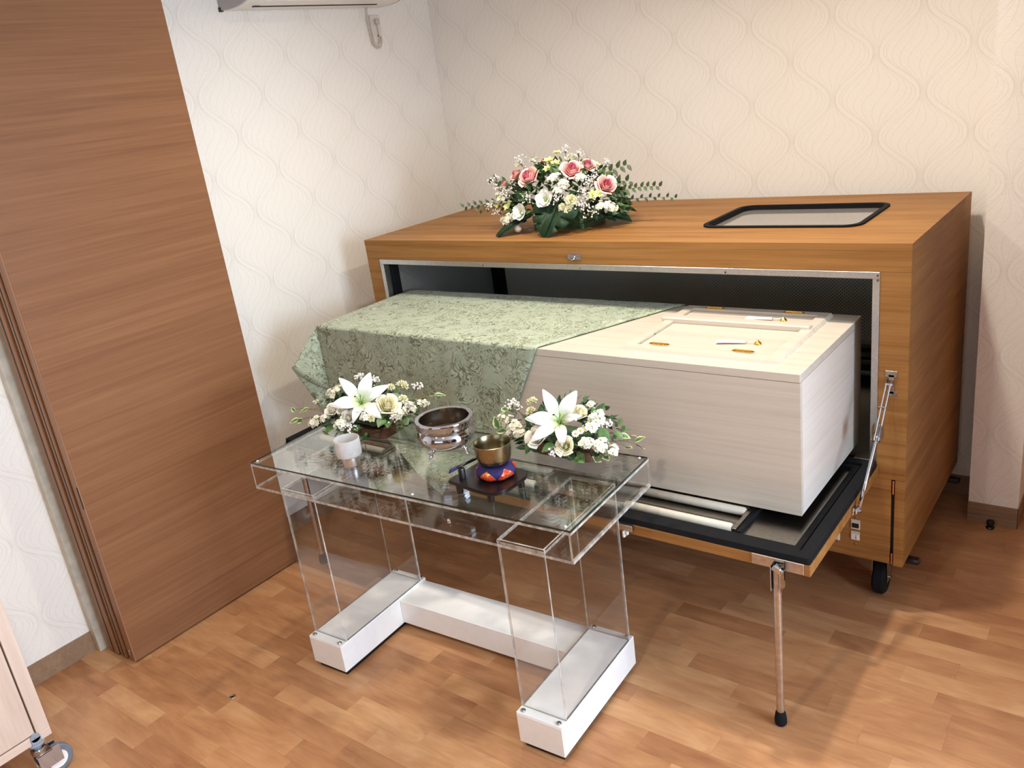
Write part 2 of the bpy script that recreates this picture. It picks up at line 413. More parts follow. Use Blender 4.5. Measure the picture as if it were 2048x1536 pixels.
def petal_mat(name, c_in, c_out, trans=.25, rough=.5):
    """colour runs from the petal's foot to its rim by the mesh attribute 'rim'"""
    m = NT(name); at = m.n('ShaderNodeAttribute', attribute_name='rim').outputs['Fac']
    nz = m.math('MULTIPLY', m.math('SUBTRACT', m.noise(m.pos(), 90, 2), .5), .25)
    m.base(m.ramp(m.math('ADD', at, nz), [(.1, c_in), (.75, c_out)])); m.set(Roughness=rough, Subsurface_Weight=trans)
    m.b.inputs['Subsurface Radius'].default_value = (.01, .008, .006); m.b.inputs['Subsurface Scale'].default_value = .4; return m.mat
M['rose_pink'] = petal_mat('pink_rose_petal', (232, 150, 160), (244, 206, 200))
M['rose_heart'] = petal_mat('pink_rose_heart', (212, 84, 124), (230, 136, 158))
M['rose_cream'] = petal_mat('cream_rose_petal', (232, 224, 170), (244, 240, 216))
M['rose_white'] = petal_mat('white_rose_petal', (226, 220, 196), (244, 241, 230))
M['lisi'] = petal_mat('white_lisianthus_petal', (222, 226, 196), (246, 245, 240))
M['carn'] = petal_mat('cream_carnation_petal', (226, 222, 152), (243, 240, 208))
M['orchid'] = petal_mat('green_orchid_petal', (190, 204, 112), (222, 228, 164))
M['lily'] = petal_mat('white_lily_petal', (186, 208, 140), (226, 226, 220), .1, .55)
M['stock'] = petal_mat('white_stock_floret', (206, 208, 160), (243, 241, 228))
M['gyp'] = plain('white_gypsophila', (240, 238, 232), .6, var=.03)
M['daisy'] = petal_mat('daisy_petal', (240, 240, 236), (248, 248, 248))
M['yellow'] = plain('yellow_disc', (222, 176, 50), .7)
M['anther'] = plain('brown_anther', (70, 44, 30), .7)
M['pistil'] = plain('green_pistil', (128, 158, 72), .5)
M['stem'] = plain('green_stem', (92, 116, 60), .6)
M['twig'] = plain('brown_twig', (112, 96, 70), .6)
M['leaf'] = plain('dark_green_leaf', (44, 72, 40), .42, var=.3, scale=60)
M['leaflet'] = plain('olive_leaflet', (60, 80, 48), .5, var=.25, scale=60)
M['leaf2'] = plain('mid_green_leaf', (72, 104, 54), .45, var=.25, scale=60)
M['monstera'] = plain('monstera_leaf', (30, 54, 34), .55, var=.2, scale=40, Specular_IOR_Level=.3)
M['basket'] = wood('brown_container', 0, [(84, 58, 44), (104, 74, 58), (120, 90, 70)], 60, 160, .6)
_m = NT('variegated_ivy'); _a = _m.n('ShaderNodeAttribute', attribute_name='rim').outputs['Fac']
_n = _m.math('MULTIPLY', _m.math('SUBTRACT', _m.noise(_m.pos(), 120, 2), .5), .55)
_m.base(_m.ramp(_m.math('ADD', _a, _n), [(.50, (78, 126, 60)), (.72, (222, 226, 176))])); _m.set(Roughness=.4); M['ivy'] = _m.mat

# ------------------------------------------------------------------ room
XL, YB, XR, YF = -2.435, 0.90, 2.70, -4.6
b = MB(); b.box((XL - .1, YF - .1, -.12), (XR + .1, YB + .1, -.012)); floor = struct('floor', b, M['dark'])
b = MB(); b.box((XL - .1, YF - .1, ZC), (XR + .1, YB + .1, ZC + .1)); struct('ceiling', b, M['ceiling'])
b = MB(); b.box((XL - .1, YF - .1, -.012), (XL, YB + .1, ZC)); struct('wall_left', b, M['paper_y'])
b = MB(); b.box((XL, YB, -.012), (XR + .1, YB + .1, ZC)); struct('wall_back', b, M['paper_x'])
b = MB(); b.box((XL, YF - .1, -.012), (-1.55, YF, ZC)); b.box((.75, YF - .1, -.012), (XR + .1, YF, ZC)); b.box((-1.55, YF - .1, -.012), (.75, YF, .75)); b.box((-1.55, YF - .1, 2.15), (.75, YF, ZC)); struct('wall_front', b, M['cherry'])
b = MB()
for (x0, x1, z0, z1) in ((-1.55, -1.51, .75, 2.15), (.71, .75, .75, 2.15), (-1.55, .75, .75, .79), (-1.55, .75, 2.11, 2.15), (-.42, -.38, .75, 2.15)): b.box((x0, YF - .07, z0), (x1, YF - .03, z1))
struct('added_rear_window', b, M['alu'])  # unseen frame added around the rear fill light
WY0, WY1, WZ0, WZ1 = -1.92, -.28, .52, 2.28
b = MB(); b.box((XR, YF, -.012), (XR + .1, WY0, ZC)); b.box((XR, WY1, -.012), (XR + .1, YB, ZC))
b.box((XR, WY0, -.012), (XR + .1, WY1, WZ0)); b.box((XR, WY0, WZ1), (XR + .1, WY1, ZC)); struct('wall_right', b, M['paper_y'])
b = MB()
for (y0, y1, z0, z1) in ((WY0, WY0 + .04, WZ0, WZ1), (WY1 - .04, WY1, WZ0, WZ1), (WY0, WY1, WZ0, WZ0 + .04), (WY0, WY1, WZ1 - .04, WZ1), ((WY0 + WY1) / 2 - .02, (WY0 + WY1) / 2 + .02, WZ0, WZ1)):
    b.box((XR + .02, y0, z0), (XR + .06, y1, z1))
struct('window_1', b, M['alu'])
# column standing out of the back wall, right of the cabinet, and the return wall beyond it
b = MB(); b.box((.067, .695, -.012), (.229, YB, ZC)); struct('wall_pillar', b, M['paper_x'])
b = MB(); b.box((1.10, -.55, -.012), (1.22, YB, ZC)); struct('wall_return', b, M['cherry'])
b = MB(); b.box((.066, .691, 0), (.231, .695, .08)); b.box((.229, .691, 0), (.233, YB, .08)); struct('baseboard_pillar', b, M['skirt'])
b = MB(); b.box((XL + .005, YB - .006, 0), (.067, YB, .08)); struct('baseboard_back', b, M['skirt'])
b = MB(); b.box((.229, YB - .006, 0), (1.10, YB, .08)); struct('baseboard_right', b, M['skirt'])
b = MB(); b.box((XL, YF, 0), (XL + .006, -1.462, .08)); b.box((XL, -1.36, 0), (XL + .006, YB, .08)); struct('baseboard_left', b, M['skirt'])

# floor boards: random-length strips laid along the cabinet
rows = []; RH = .075
y = YF; k = 0
while y < YB:
    x = XL - random.random() * .4
    while x < XR:
        L = random.choice((.30, .36, .42, .48)); x0, x1 = max(x, XL), min(x + L, XR)
        if x1 - x0 > .02: rows.append((x0, x1, y, min(y + RH, YB)))
        x += L
    y += RH
def in_view(x, y):
    d = Vector((x, y, 0)) - CP; zc = d.dot(CF)
    return zc > .3 and abs(d.dot(CR) / zc) < .66 and abs(d.dot(CU) / zc) < .52
def shown(r):
    x, y = (r[0] + r[1]) / 2, (r[2] + r[3]) / 2
    return in_view(x, y) and not (y > .25 and x < 0) and x > -2.43 and not (x < -2.2 and -1.3 < y < -.6)
near = sorted([r for r in rows if shown(r)], key=lambda r: (Vector(((r[0] + r[1]) / 2, (r[2] + r[3]) / 2, 0)) - CP).length)[:296]
pick = set(near); meshes = {}
G = .00012
for (x0, x1, y0, y1) in near:
    key = (round(x1 - x0, 3), round(y1 - y0, 3))
    if key not in meshes:
        b = MB(); hx, hy = key[0] / 2 - G, key[1] / 2 - G; b.box((-hx, -hy, -.012), (hx, hy, 0)); meshes[key] = b.mesh('plank', M['plank'])
    o = bpy.data.objects.new('plank', meshes[key]); COL.objects.link(o); o.parent = floor; o.location = ((x0 + x1) / 2, (y0 + y1) / 2, 0)
b = MB()
for r in rows:
    if r not in pick: b.box((r[0] + G, r[2] + G, -.012), (r[1] - G, r[3] - G, 0))
obj('plank_rest', b, M['plank'], floor, kind='stuff')

# sliding door leaves parked against the left wall, and the jamb beside them
for i, (x0, x1, y0, y1) in enumerate(((-2.243, -2.2025, -1.432, -.692), (-2.291, -2.256, -1.436, -.70), (-2.366, -2.306, -1.440, -.71))):
    b = MB(); b.box((x0, y0 + .004, .008), (x1, y1, ZC - .01)); d = struct('door_%d' % (i + 1), b, M['cherry'])
    b = MB()
    b.box((x0 + .001, y0, .008), (x1 - .001, y0 + .004, ZC - .01)); obj('edge_band', b, M['cherry_edge'], d)
    if i > 0:
        b = MB(); xm = (x0 + x1) / 2; b.box((xm - .004, y0 - .0006, .01), (xm + .004, y0 + .001, ZC - .02)); obj('groove', b, M['dark'], d)
    if i == 0:
        b = MB(); b.box((x1 - .012, y0 - .001, .62), (x1 - .004, y0 + .001, .70)); obj('flush_pull', b, M['dark'], d)
        b = MB(); b.box((x0 + .016, y0 - .003, .03), (x0 + .026, y0 + .001, .05), 0, .001); obj('guide_bolt', b, M['chrome'], d)
b = MB(); b.box((XL, -1.462, 0), (-2.398, -1.36, ZC), 0, .002); struct('trim_1', b, M['jamb'])

# ------------------------------------------------------------------ wall things
t = thing('air_conditioner', 'white wall air conditioner cut off by the top of the picture', 'air conditioner', (XL, .13, 2.16))
prof = [(XL + .004, 2.166), (-2.37, 2.164), (-2.335, 2.1655), (-2.30, 2.170), (-2.266, 2.179), (-2.245, 2.20), (-2.235, 2.24), (-2.238, 2.42), (-2.26, 2.45), (XL + .004, 2.45)]
b = MB(); rows_ = [[(p[0], yy, p[1]) for p in prof] for yy in (-.292, .542)]
b.prism([[(p[0], p[1]) for p in prof]], -.292, .542, 1); obj('body', b, M['white_ac'], t, .6)
for yy, s_ in ((-.303, 1), (.552, -1)):
    b = MB(); b.prism([[(p[0], p[1]) for p in prof]], yy, yy + s_ * .011, 1); obj('end_cap', b, M['grey_ac'], t, .6)
b = MB(); b.box((-2.334, -.225, 2.163), (-2.322, .44, 2.168)); obj('louver_gap', b, M['plastic'], t)
b = MB(); b.box((-2.318, -.20, 2.1625), (-2.27, .43, 2.1655), 0, .001, M=Matrix.Translation((-2.318, 0, 2.165)) @ Matrix.Rotation(-.22, 4, 'Y') @ Matrix.Translation((2.318, 0, -2.162))); obj('louver_flap', b, M['white_ac'], t)
b = MB(); b.box((XL, -.306, 2.162), (XL + .012, -.292, 2.178)); obj('wall_clip', b, M['plastic'], t)
t = thing('wall_outlet', 'pale wall outlet plate below the right end of the air conditioner', 'outlet', (XL, .515, 2.075))
b = MB(); b.box((XL, .485, 2.015), (XL + .009, .548, 2.135), 0, .003); obj('plate', b, M['socket'], t)
for zz in (2.09, 2.03): b = MB(); b.box((XL + .009, .505, zz), (XL + .013, .53, zz + .03), 0, .002); obj('receptacle', b, M['socket'], t)
for yy in (.512, .520): b = MB(); b.box((XL + .0125, yy, 2.040), (XL + .0136, yy + .004, 2.05)); obj('slot', b, M['dark'], t)
pts = []
for k in range(41):
    s_ = k / 40
    if s_ < .45: q = s_ / .45; pts.append((XL + .018, .468 - .006 * math.sin(q * 3), 2.165 - .125 * q))
    elif s_ < .8: q = (s_ - .45) / .35; a = PI + PI * q; pts.append((XL + .018, .492 + .026 * math.cos(a), 2.04 + .042 * math.sin(a)))
    else: q = (s_ - .8) / .2; pts.append((XL + .018, .518 - .004 * q, 2.04 + .062 * q))
t = thing('power_cord', 'pale power cord hanging in a loop from the air conditioner to its outlet', 'cord', (XL + .018, .49, 2.16))
b = MB(); b.tube(pts, .0032, 8); b.tube([(p[0] + .003, p[1] + .007, p[2] - .006) for p in pts[4:34]], .003, 8); obj('cable', b, M['cord'], t, True)
b = MB(); b.box((XL + .0135, .504, 2.092), (XL + .03, .528, 2.116), 0, .005); obj('plug', b, M['cord'], t)

# ------------------------------------------------------------------ cooling cabinet with its drop-down platform
ZT = 1.2106; CX0, CX1, CD = -2.2, 0.0, .825
cab = thing('display_cabinet', 'large oak coffin cooling cabinet on casters with its long side folded open', 'cabinet', (-1.1, .41, 0))
win = rrect(-.742, .222, -.205, .620, .055)
gask = rrect(-.735, .229, -.212, .613, .05)
b = MB(); b.prism([[(CX0, 0), (CX1, 0), (CX1, CD), (CX0, CD)], gask], ZT - .022, ZT); obj('top_panel', b, M['oak_x'], cab)
b = MB(); b.prism([rrect(-.744, .220, -.203, .622, .057), rrect(-.728, .236, -.219, .606, .045)], ZT - .002, ZT + .006); b.prism([gask, rrect(-.724, .240, -.223, .602, .042)], ZT - .016, ZT + .001); g_ = obj('viewing_window', b, M['rubber'], cab, .6, label='rounded black rubber framed viewing window in the cabinet top')
b = MB(); b.prism([rrect(-.734, .230, -.213, .612, .048)], ZT - .014, ZT - .010); obj('pane', b, M['pane'], g_)
for x0, x1 in ((CX0, CX0 + .02), (CX1 - .02, CX1)):
    b = MB(); b.box((x0, .0205, .4765), (x1, CD, ZT - .0225), 0, .001); obj('side_panel', b, M['oak_y'], cab)
    b = MB(); b.box((x0, .0205, .171), (x1, CD, .4755), 0, .001); obj('lower_side_panel', b, M['oak_y'], cab)
b = MB(); b.box((CX0, 0, 1.128), (CX1, .02, ZT - .0225), 0, .0008); obj('front_rail', b, M['oak_x'], cab)
for x0, x1 in ((CX0, -2.125), (-.084, CX1)):
    b = MB(); b.box((x0, 0, .476), (x1, .02, 1.1275), 0, .0008); obj('front_stile', b, M['oak_x'], cab)
b = MB(); b.box((-2.1245, .002, .476), (-.0845, .02, .500)); obj('front_sill', b, M['oak_x'], cab)
b = MB(); b.box((CX0 + .02, CD - .02, .171), (CX1 - .02, CD, ZT - .0225)); obj('back_panel', b, M['oak_x'], cab)
b = MB(); b.box((CX0 + .02, .0205, .19), (CX1 - .02, CD - .02, .21)); obj('bottom_panel', b, M['oak_x'], cab)
b = MB(); b.box((CX0 + .042, .003, .173), (-.0400, .02, .4745), 0, .0008); fp = obj('lower_front_panel', b, M['oak_x'], cab)
for x0, x1 in ((CX0, CX0 + .032), (-.029, CX1)):
    b = MB(); b.box((x0, .001, .171), (x1, .02, .4745), 0, .0008); obj('corner_post', b, M['oak_x'], cab)
for z0, z1 in ((.176, .215), (.425, .472)): b = MB(); b.tube([(-.0345, .004, z0), (-.0345, .004, z1)], .0035, 10); obj('barrel_hinge', b, M['copper'], cab, .6)
for x0, x1 in ((-.0395, -.0295), (CX0 + .0325, CX0 + .0415)): b = MB(); b.box((x0, .016, .173), (x1, .02, .474)); obj('hatch_gap', b, M['dark'], cab)
# aluminium trim of the opening
def trim_part(a, c): b = MB(); b.box(a, c, 0, .0008); obj('opening_trim', b, M['alu'], cab)
trim_part((-2.125, -.0025, 1.108), (-.084, .03, 1.128)); trim_part((-2.125, -.002, .5005), (-2.105, .03, 1.1078)); trim_part((-.104, -.002, .5005), (-.084, .03, 1.1078))
for xx, zz in [(v, 1.115) for v in (-1.55, -1.10, -.55)] + [(v, w) for v in (-.089, -2.12) for w in (1.118, 1.104, .87, .62)]:
    b = MB(); b.cyl((xx, -.003, zz), .0038, .002, 1, 10); obj('trim_screw', b, M['chrome'], cab, .6)
# inside
for a_, c_ in (((CX0 + .02, .031, 1.15), (CX1 - .02, CD - .02, 1.17)), ((CX0 + .02, CD - .026, .21), (CX1 - .02, CD - .021, 1.15)), ((CX0 + .021, .031, .21), (CX0 + .026, CD - .03, 1.15)), ((CX1 - .026, .031, .21), (CX1 - .021, CD - .03, 1.15))):
    b = MB(); b.box(a_, c_); obj('inner_lining', b, M['lining'], cab)
b = MB(); b.box((-2.05, .748, .60), (-.104, .7505, 1.15)); obj('perforated_back', b, M['perf_x'], cab)
for x0, z0 in ((-2.1005, .60), (-.104, .56)): b = MB(); b.box((x0, .075, z0), (x0 + .0025, .70, 1.15)); obj('perforated_side', b, M['perf_y_shaded'], cab)
for a_, c_ in (((-2.104, .70, .523), (-2.05, .752, 1.15)), ((-2.104, .032, .523), (-2.094, .075, 1.15))): b = MB(); b.box(a_, c_, 0, .002); obj('inner_post', b, M['rubber'], cab)
b = MB(); b.box((-2.10, .035, .5005), (-.106, .75, .522)); obj('inner_floor', b, M['steel'], cab)
for zz in (.585, .615, .650):
    b = MB(); b.box((-.55, .700, zz), (-.12, .745, zz + .018), 0, .002); obj('inner_rail', b, M['steel'], cab)
b = MB(); b.box((-.150, -.006, .5005), (-.1045, .034, .535), 0, .001); obj('corner_bracket', b, M['steel'], cab)
# latch on the front rail
b = MB(); b.box((-1.150, -.003, 1.1445), (-1.093, -.0002, 1.1650), 0, .0012); la = obj('latch_keeper', b, M['chrome'], cab, label='small chrome latch keeper on the top rail')
b = MB()
for xx in (-1.115, -1.103): b.cyl((xx, -.0035, 1.155), .004, .003, 1, 12)
b.tube([(-1.140, -.004, 1.158), (-1.142, -.010, 1.150), (-1.130, -.013, 1.146), (-1.118, -.012, 1.149), (-1.119, -.004, 1.160)], .0018, 8)
b.box((-1.1235, -.011, 1.149), (-1.119, -.003, 1.163), 0, .001)
obj('hook', b, M['chrome'], la, .6)
# controls on the lower front panel
for nm, x0, x1, z0, z1, dark in (('temperature_display', -.1585, -.1305, .277, .303, 1), ('rocker_switch', -.1582, -.1312, .237, .260, 0), ('power_switch', -.222, -.193, .223, .254, 0)):
    b = MB(); b.box((x0, -.001, z0), (x1, .0028, z1), 0, .001); u_ = obj(nm, b, M['label'], cab)
    if dark: b = MB(); b.box((x0 + .003, -.0016, z0 + .005), (x1 - .003, -.0008, z1 - .004)); obj('screen', b, M['screen'], u_)
    else: b = MB(); b.box((x1 - .010, -.003, z0 + .004), (x1 - .003, -.0008, z1 - .004), 0, .0006); obj('rocker', b, M['socket'], u_); b = MB(); b.box((x1 - .0115, -.0018, z0 + .008), (x1 - .0105, -.0008, z0 + .0125)); obj('mark', b, M['dark'], u_)
    b = MB(); b.box((x0, .000, z1 + .001), (x1, .0029, z1 + .008)); obj('caption_strip', b, M['jamb'], u_)
for (xx, zz) in ((-.1445, .318), (-.1450, .222), (-.201, .2165)): b = MB(); b.ball((xx, .0025, zz), .0034, 10, 6, 0, (1, .6, 1)); obj('copper_screw', b, M['copper'], fp, True)
# folding stay at the right end
st = MB(); st.box((-.0645, -.0022, .812), (-.030, -.0003, .832), 0, .001); st.box((-.0575, -.0022, .752), (-.030, -.0003, .768), 0, .001); st.box((-.055, -.0022, .76), (-.038, -.0003, .82), 0, .001)
stay = obj('folding_stay', st, M['steel'], cab)
b = MB(); b.box((-.058, -.020, .785), (-.0565, -.0022, .805), 0, .0005); b.box((-.0405, -.020, .785), (-.039, -.0022, .805), 0, .0005); b.tube([(-.060, -.015, .795), (-.037, -.015, .795)], .003, 10)
obj('stay_hinge', b, M['chrome'], stay, .6)
for xx in (-.0565, -.0445): b = MB(); b.tube([(xx, -.015, .797), (xx - .004, -.122, .655)], .0026, 8); obj('upper_link', b, M['chrome'], stay, .6)
for yy, zz, r_ in ((-.060, .737, .003), (-.105, .672, .0035), (-.121, .655, .0035)): b = MB(); b.tube([(-.066, yy, zz), (-.044, yy, zz)], r_, 8); obj('link_pin', b, M['chrome'], stay, .6)
for x0 in (-.043, -.069): b = MB(); b.box((x0, -.122, .655), (x0 + .0015, -.09, .70), 0, .0005); obj('lock_plate', b, M['steel'], stay)
b = MB(); b.tube([(-.0545, -.09, .694), (-.0545, -.128, .645), (-.0555, -.165, .610), (-.058, -.20, .568), (-.062, -.262, .497)], [.0050, .0055, .0058, .0055, .0055], 10); obj('lower_link', b, M['chrome'], stay, True)
b = MB(); b.tube([(-.077, -.266, .497), (-.053, -.266, .497)], .0045, 10); b.box((-.077, -.28, .488), (-.071, -.250, .508), 0, .001); b.box((-.068, -.273, .489), (-.064, -.258, .505), 0, .001); obj('stay_foot', b, M['chrome'], stay, .6)
# casters
for (cx, cy) in ((-.087, .10), (-.087, .72), (-2.11, .10), (-2.11, .72)):
    b = MB(); b.lathe([(1e-4, -.020), (.030, -.020), (.053, -.019), (.0595, -.012), (.060, 0), (.0595, .012), (.053, .019), (.030, .020), (1e-4, .020)], (0, 0, 0), 32, 0, Matrix.Translation((cx, cy, .060)) @ Matrix.Rotation(PI / 2, 4, 'Y'))
    cs = obj('caster', b, M['rubber'], cab, .6)
    b = MB(); b.box((cx - .025, cy - .022, .05), (cx - .0225, cy + .022, .150)); b.box((cx + .0225, cy - .022, .05), (cx + .025, cy + .022, .150)); b.box((cx - .035, cy - .035, .150), (cx + .035, cy + .035, .19)); obj('fork', b, M['steel'], cs)
    b = MB(); b.tube([(cx - .034, cy, .062), (cx + .034, cy, .062)], .005, 10); obj('axle_bolt', b, M['chrome'], cs, .6)
    sx = 1 if cx > -1 else -1
    b = MB(); b.box((cx + sx * .050, cy - .02, .138), (cx + sx * .118, cy + .012, .156), 0, .005, M=Matrix.Translation((0, 0, 0))); b.box((cx + sx * .03, cy - .01, .145), (cx + sx * .06, cy + .005, .153)); obj('brake_pedal', b, M['plastic'], cs)

# drop-down platform
PX0, PX1, PY0, PY1 = -2.198, -.077, -.626, -.004
b = MB(); b.box((PX0, PY0, .484), (PX1, PY1, .516), 0, .0008); pf = obj('drop_platform', b, M['oak_x'], cab)
b = MB(); b.prism([rrect(PX0 + .003, PY0 + .003, PX1 - .003, PY1 - .003, .004, 2), rrect(PX0 + .062, PY0 + .062, PX1 - .062, PY1 - .062, .002, 2)], .516, .524)
b.prism([rrect(PX0 + .003, PY0 + .003, PX1 - .003, PY1 - .003, .010, 3), rrect(PX0 + .036, PY0 + .036, PX1 - .036, PY1 - .036, .004, 2)], .524, .535)
b.prism([rrect(PX0 + .042, PY0 + .042, PX1 - .042, PY1 - .042, .006, 3), rrect(PX0 + .060, PY0 + .060, PX1 - .060, PY1 - .060, .002, 2)], .524, .530)
obj('gasket', b, M['rubber'], pf, .5, label='black rubber gasket around the platform rim')
b = MB(); b.box((PX0 + .0625, PY0 + .0625, .516), (PX1 - .0625, PY1 - .0625, .519)); obj('steel_sheet', b, M['steel'], pf)
for (x0, x1) in ((-.665, -.310), (-1.36, -.985), (-2.06, -1.69)):
    b = MB()
    for xx in (x0, x1): b.box((xx - .006, -.56, .519), (xx + .006, -.07, .537), 0, .001)
    for yy in (-.535, -.500, -.405): b.box((x0, yy - .004, .519), (x1, yy + .004, .523))
    rf = obj('roller_frame', b, M['steel'], pf)
    for yy in (-.552, -.455, -.36, -.265, -.17, -.10):
        b = MB(); b.tube([(x0 + .008, yy, .533), (x0 + .012, yy, .533), (x1 - .012, yy, .533), (x1 - .008, yy, .533)], [.010, .013, .013, .010], 16); obj('roller', b, M['roller'], rf, .7)
b = MB(); b.box((-.303, -.56, .519), (-.290, -.07, .532), 0, .001); obj('stop_bar', b, M['rubber'], pf)
for xx in (-.612, -1.585):
    b = MB(); b.box((xx - .024, PY0 - .014, .498), (xx + .024, PY0, .519), 0, .002); lt = obj('draw_latch', b, M['steel'], pf)
    b = MB(); b.box((xx - .006, PY0 - .022, .480), (xx + .002, PY0 - .010, .500), 0, .002); b.box((xx + .004, PY0 - .020, .490), (xx + .012, PY0 - .012, .500), 0, .001); obj('latch_tongue', b, M['white_ac'], lt)
for lx in (-.155, -2.085):
    b = MB(); b.box((lx - .077, PY0 - .003, .4865), (lx + .062, PY0, .5185), 0, .001); pl = obj('leg_plate', b, M['zinc'], pf)
    for xx in (lx - .069, lx + .054): b = MB(); b.cyl((xx, PY0 - .004, .502), .003, .002, 1, 10); obj('plate_screw', b, M['chrome'], pl, .6)
    b = MB(); b.box((lx - .013, PY0 - .040, .44), (lx - .011, PY0 - .003, .515), 0, .0006); b.box((lx + .011, PY0 - .040, .44), (lx + .013, PY0 - .003, .515), 0, .0006); b.box((lx - .013, PY0 - .010, .46), (lx + .013, PY0 - .003, .515), 0, .0006)
    b.box((lx - .010, PY0 - .036, .496), (lx + .020, PY0 - .020, .516), 0, .003, M=Matrix.Translation((lx, PY0 - .028, .506)) @ Matrix.Rotation(.5, 4, 'Y') @ Matrix.Translation((-lx, -PY0 + .028, -.506))); obj('leg_hinge', b, M['chrome'], pl)
    b = MB(); b.tube([(lx, PY0 - .024, .50), (lx, PY0 - .024, .03)], .0105, 16); lg = obj('leg', b, M['zinc'], pf, .7)
    b = MB(); b.lathe([(1e-4, 0), (.012, 0), (.0165, .006), (.017, .020), (.014, .040), (.0115, .046), (.0105, .046)], (lx, PY0 - .024, 0), 20); obj('rubber_foot', b, M['rubber'], lg, True)

# ------------------------------------------------------------------ coffin
KX0, KX1, KY0, KY1, KZ0, KZL, KZ1 = -2.067, -.161, -.4425, .1025, .5475, .9400, .9645
cof = thing('coffin', 'pale wood-grain coffin with double face hatch resting on the platform rollers', 'coffin', ((KX0 + KX1) / 2, (KY0 + KY1) / 2, KZ0))
for y0, y1 in ((KY0 + .001, KY0 + .016), (KY1 - .016, KY1 - .001)): b = MB(); b.box((KX0, y0, KZ0), (KX1 - .001, y1, KZL - .0012)); obj('long_side', b, M['ash_x'], cof)
for x0, x1 in ((KX1 - .016, KX1 - .001), (KX0 + .001, KX0 + .016)): b = MB(); b.box((x0, KY0 + .0161, KZ0), (x1, KY1 - .0161, KZL - .0012)); obj('end_panel', b, M['ash_y_lit'], cof)
b = MB(); b.box((KX0 + .0162, KY0 + .0162, KZ0), (KX1 - .0162, KY1 - .0162, KZ0 + .012)); obj('floor_panel', b, M['ash_x'], cof)
b = MB(); b.box((KX0, KY0, KZL), (KX1, KY1, KZ1), 0, .0012); lid = obj('lid', b, M['ash_x'], cof)
hx0, hx1, hy0, hy1 = -.730, -.237, -.388, .084
b = MB()
def frame(b, x0, y0, x1, y1, w, z0, z1):
    o_ = [(x0, y0), (x1, y0), (x1, y1), (x0, y1)]; i_ = [(x0 + w, y0 + w), (x1 - w, y0 + w), (x1 - w, y1 - w), (x0 + w, y1 - w)]
    n = len(b.v); b.add([(p[0], p[1], z0) for p in o_] + [(p[0] + (.008 if p[0] == x0 else -.008), p[1] + (.008 if p[1] == y0 else -.008), z1) for p in o_] + [(p[0], p[1], z1) for p in i_] + [(p[0], p[1], z0) for p in i_],
        [(i, (i + 1) % 4, 4 + (i + 1) % 4, 4 + i) for i in range(4)] + [(4 + i, 4 + (i + 1) % 4, 8 + (i + 1) % 4, 8 + i) for i in range(4)] + [(8 + i, 8 + (i + 1) % 4, 12 + (i + 1) % 4, 12 + i) for i in range(4)])
frame(b, hx0, hy0, hx1, hy1, .038, KZ1, KZ1 + .011); obj('hatch_moulding', b, M['ash_x'], lid)
b = MB(); b.box((hx0 + .0405, hy0 + .0405, KZ1), (hx1 - .0405, -.108, KZ1 + .004), 0, .001); d1 = obj('hatch_door', b, M['ash_x'], lid)
b = MB(); b.box((hx0 + .0405, -.068, KZ1), (hx1 - .0405, hy1 - .0405, KZ1 + .004), 0, .001); d2 = obj('hatch_door', b, M['ash_x'], lid)
b = MB(); b.box((-.735, -.106, KZ1), (-.252, -.070, KZ1 + .022), 0, .004); obj('meeting_strip', b, M['ash_x'], lid)
def hinge(cx, cy, par):
    b = MB(); z = KZ1 + .0113; b.box((cx - .027, cy - .008, z), (cx + .027, cy + .008, z + .0015), 0, .0005)
    for k in (-1, 1):
        b.box((cx + k * .029 - .004, cy - .005, z), (cx + k * .029 + .004, cy + .005, z + .0015), 0, .0005)
    b.tube([(cx - .026, cy, z + .003), (cx + .026, cy, z + .003)], .0024, 8)
    for xx in (-.016, 0, .016):
        for yy in (-.0055, .0055): b.ball((cx + xx, cy + yy, z + .0015), .0018, 6, 4)
    obj('hinge', b, M['gold'], par, .5)
for (cx, cy) in ((-.622, -.336), (-.359, -.336), (-.619, .056), (-.353, .056)): hinge(cx, cy, lid)
def knob(cx, cy, tx, ty, par):
    z = KZ1 + .004
    b = MB(); b.lathe([(1e-4, 0), (.0105, 0), (.0112, .002), (.0085, .006), (.005, .008), (.003, .0125), (1e-4, .0135)], (cx, cy, z), 16); k = obj('knob', b, M['gold'], par, True)
    k['label'] = 'gilt knob with a white silk tassel'
    d = Vector((tx - cx, ty - cy, 0)); L = d.length; d.normalize(); n = Vector((-d.y, d.x, 0))
    b = MB(); b.tube([(cx, cy, z + .010), Vector((cx, cy, z + .007)) + d * .012, Vector((cx, cy, z + .004)) + d * .035], .0016, 6)
    rows_ = []
    for i in range(9):
        s_ = i / 8; c = Vector((cx, cy, z + .006)) + d * (.034 + (L - .034) * s_); w = .004 + .014 * s_ ** .8; h = .0045 * (1 - .4 * s_)
        rows_.append([c + n * (w * math.cos(a) * (1 + .08 * math.sin(5 * a))) + Vector((0, 0, max(-.004, h * math.sin(a)))) for a in (2 * PI * j / 12 for j in range(12))])
    b.grid(rows_, closed=True); e = len(b.v); b.add(rows_[-1], [list(range(12))]); obj('tassel', b, M['silk'], k, True)
knob(-.352, -.245, -.470, -.262, lid); knob(-.362, -.012, -.478, -.022, lid)
b = MB(); b.box((-.722, -.242, KZ1 + .006), (-.690, -.228, KZ1 + .0075), 0, .0005, M=Matrix.Translation((-.706, -.235, 0)) @ Matrix.Rotation(.35, 4, 'Z') @ Matrix.Translation((.706, .235, 0))); obj('brass_stay', b, M['brass'], lid)

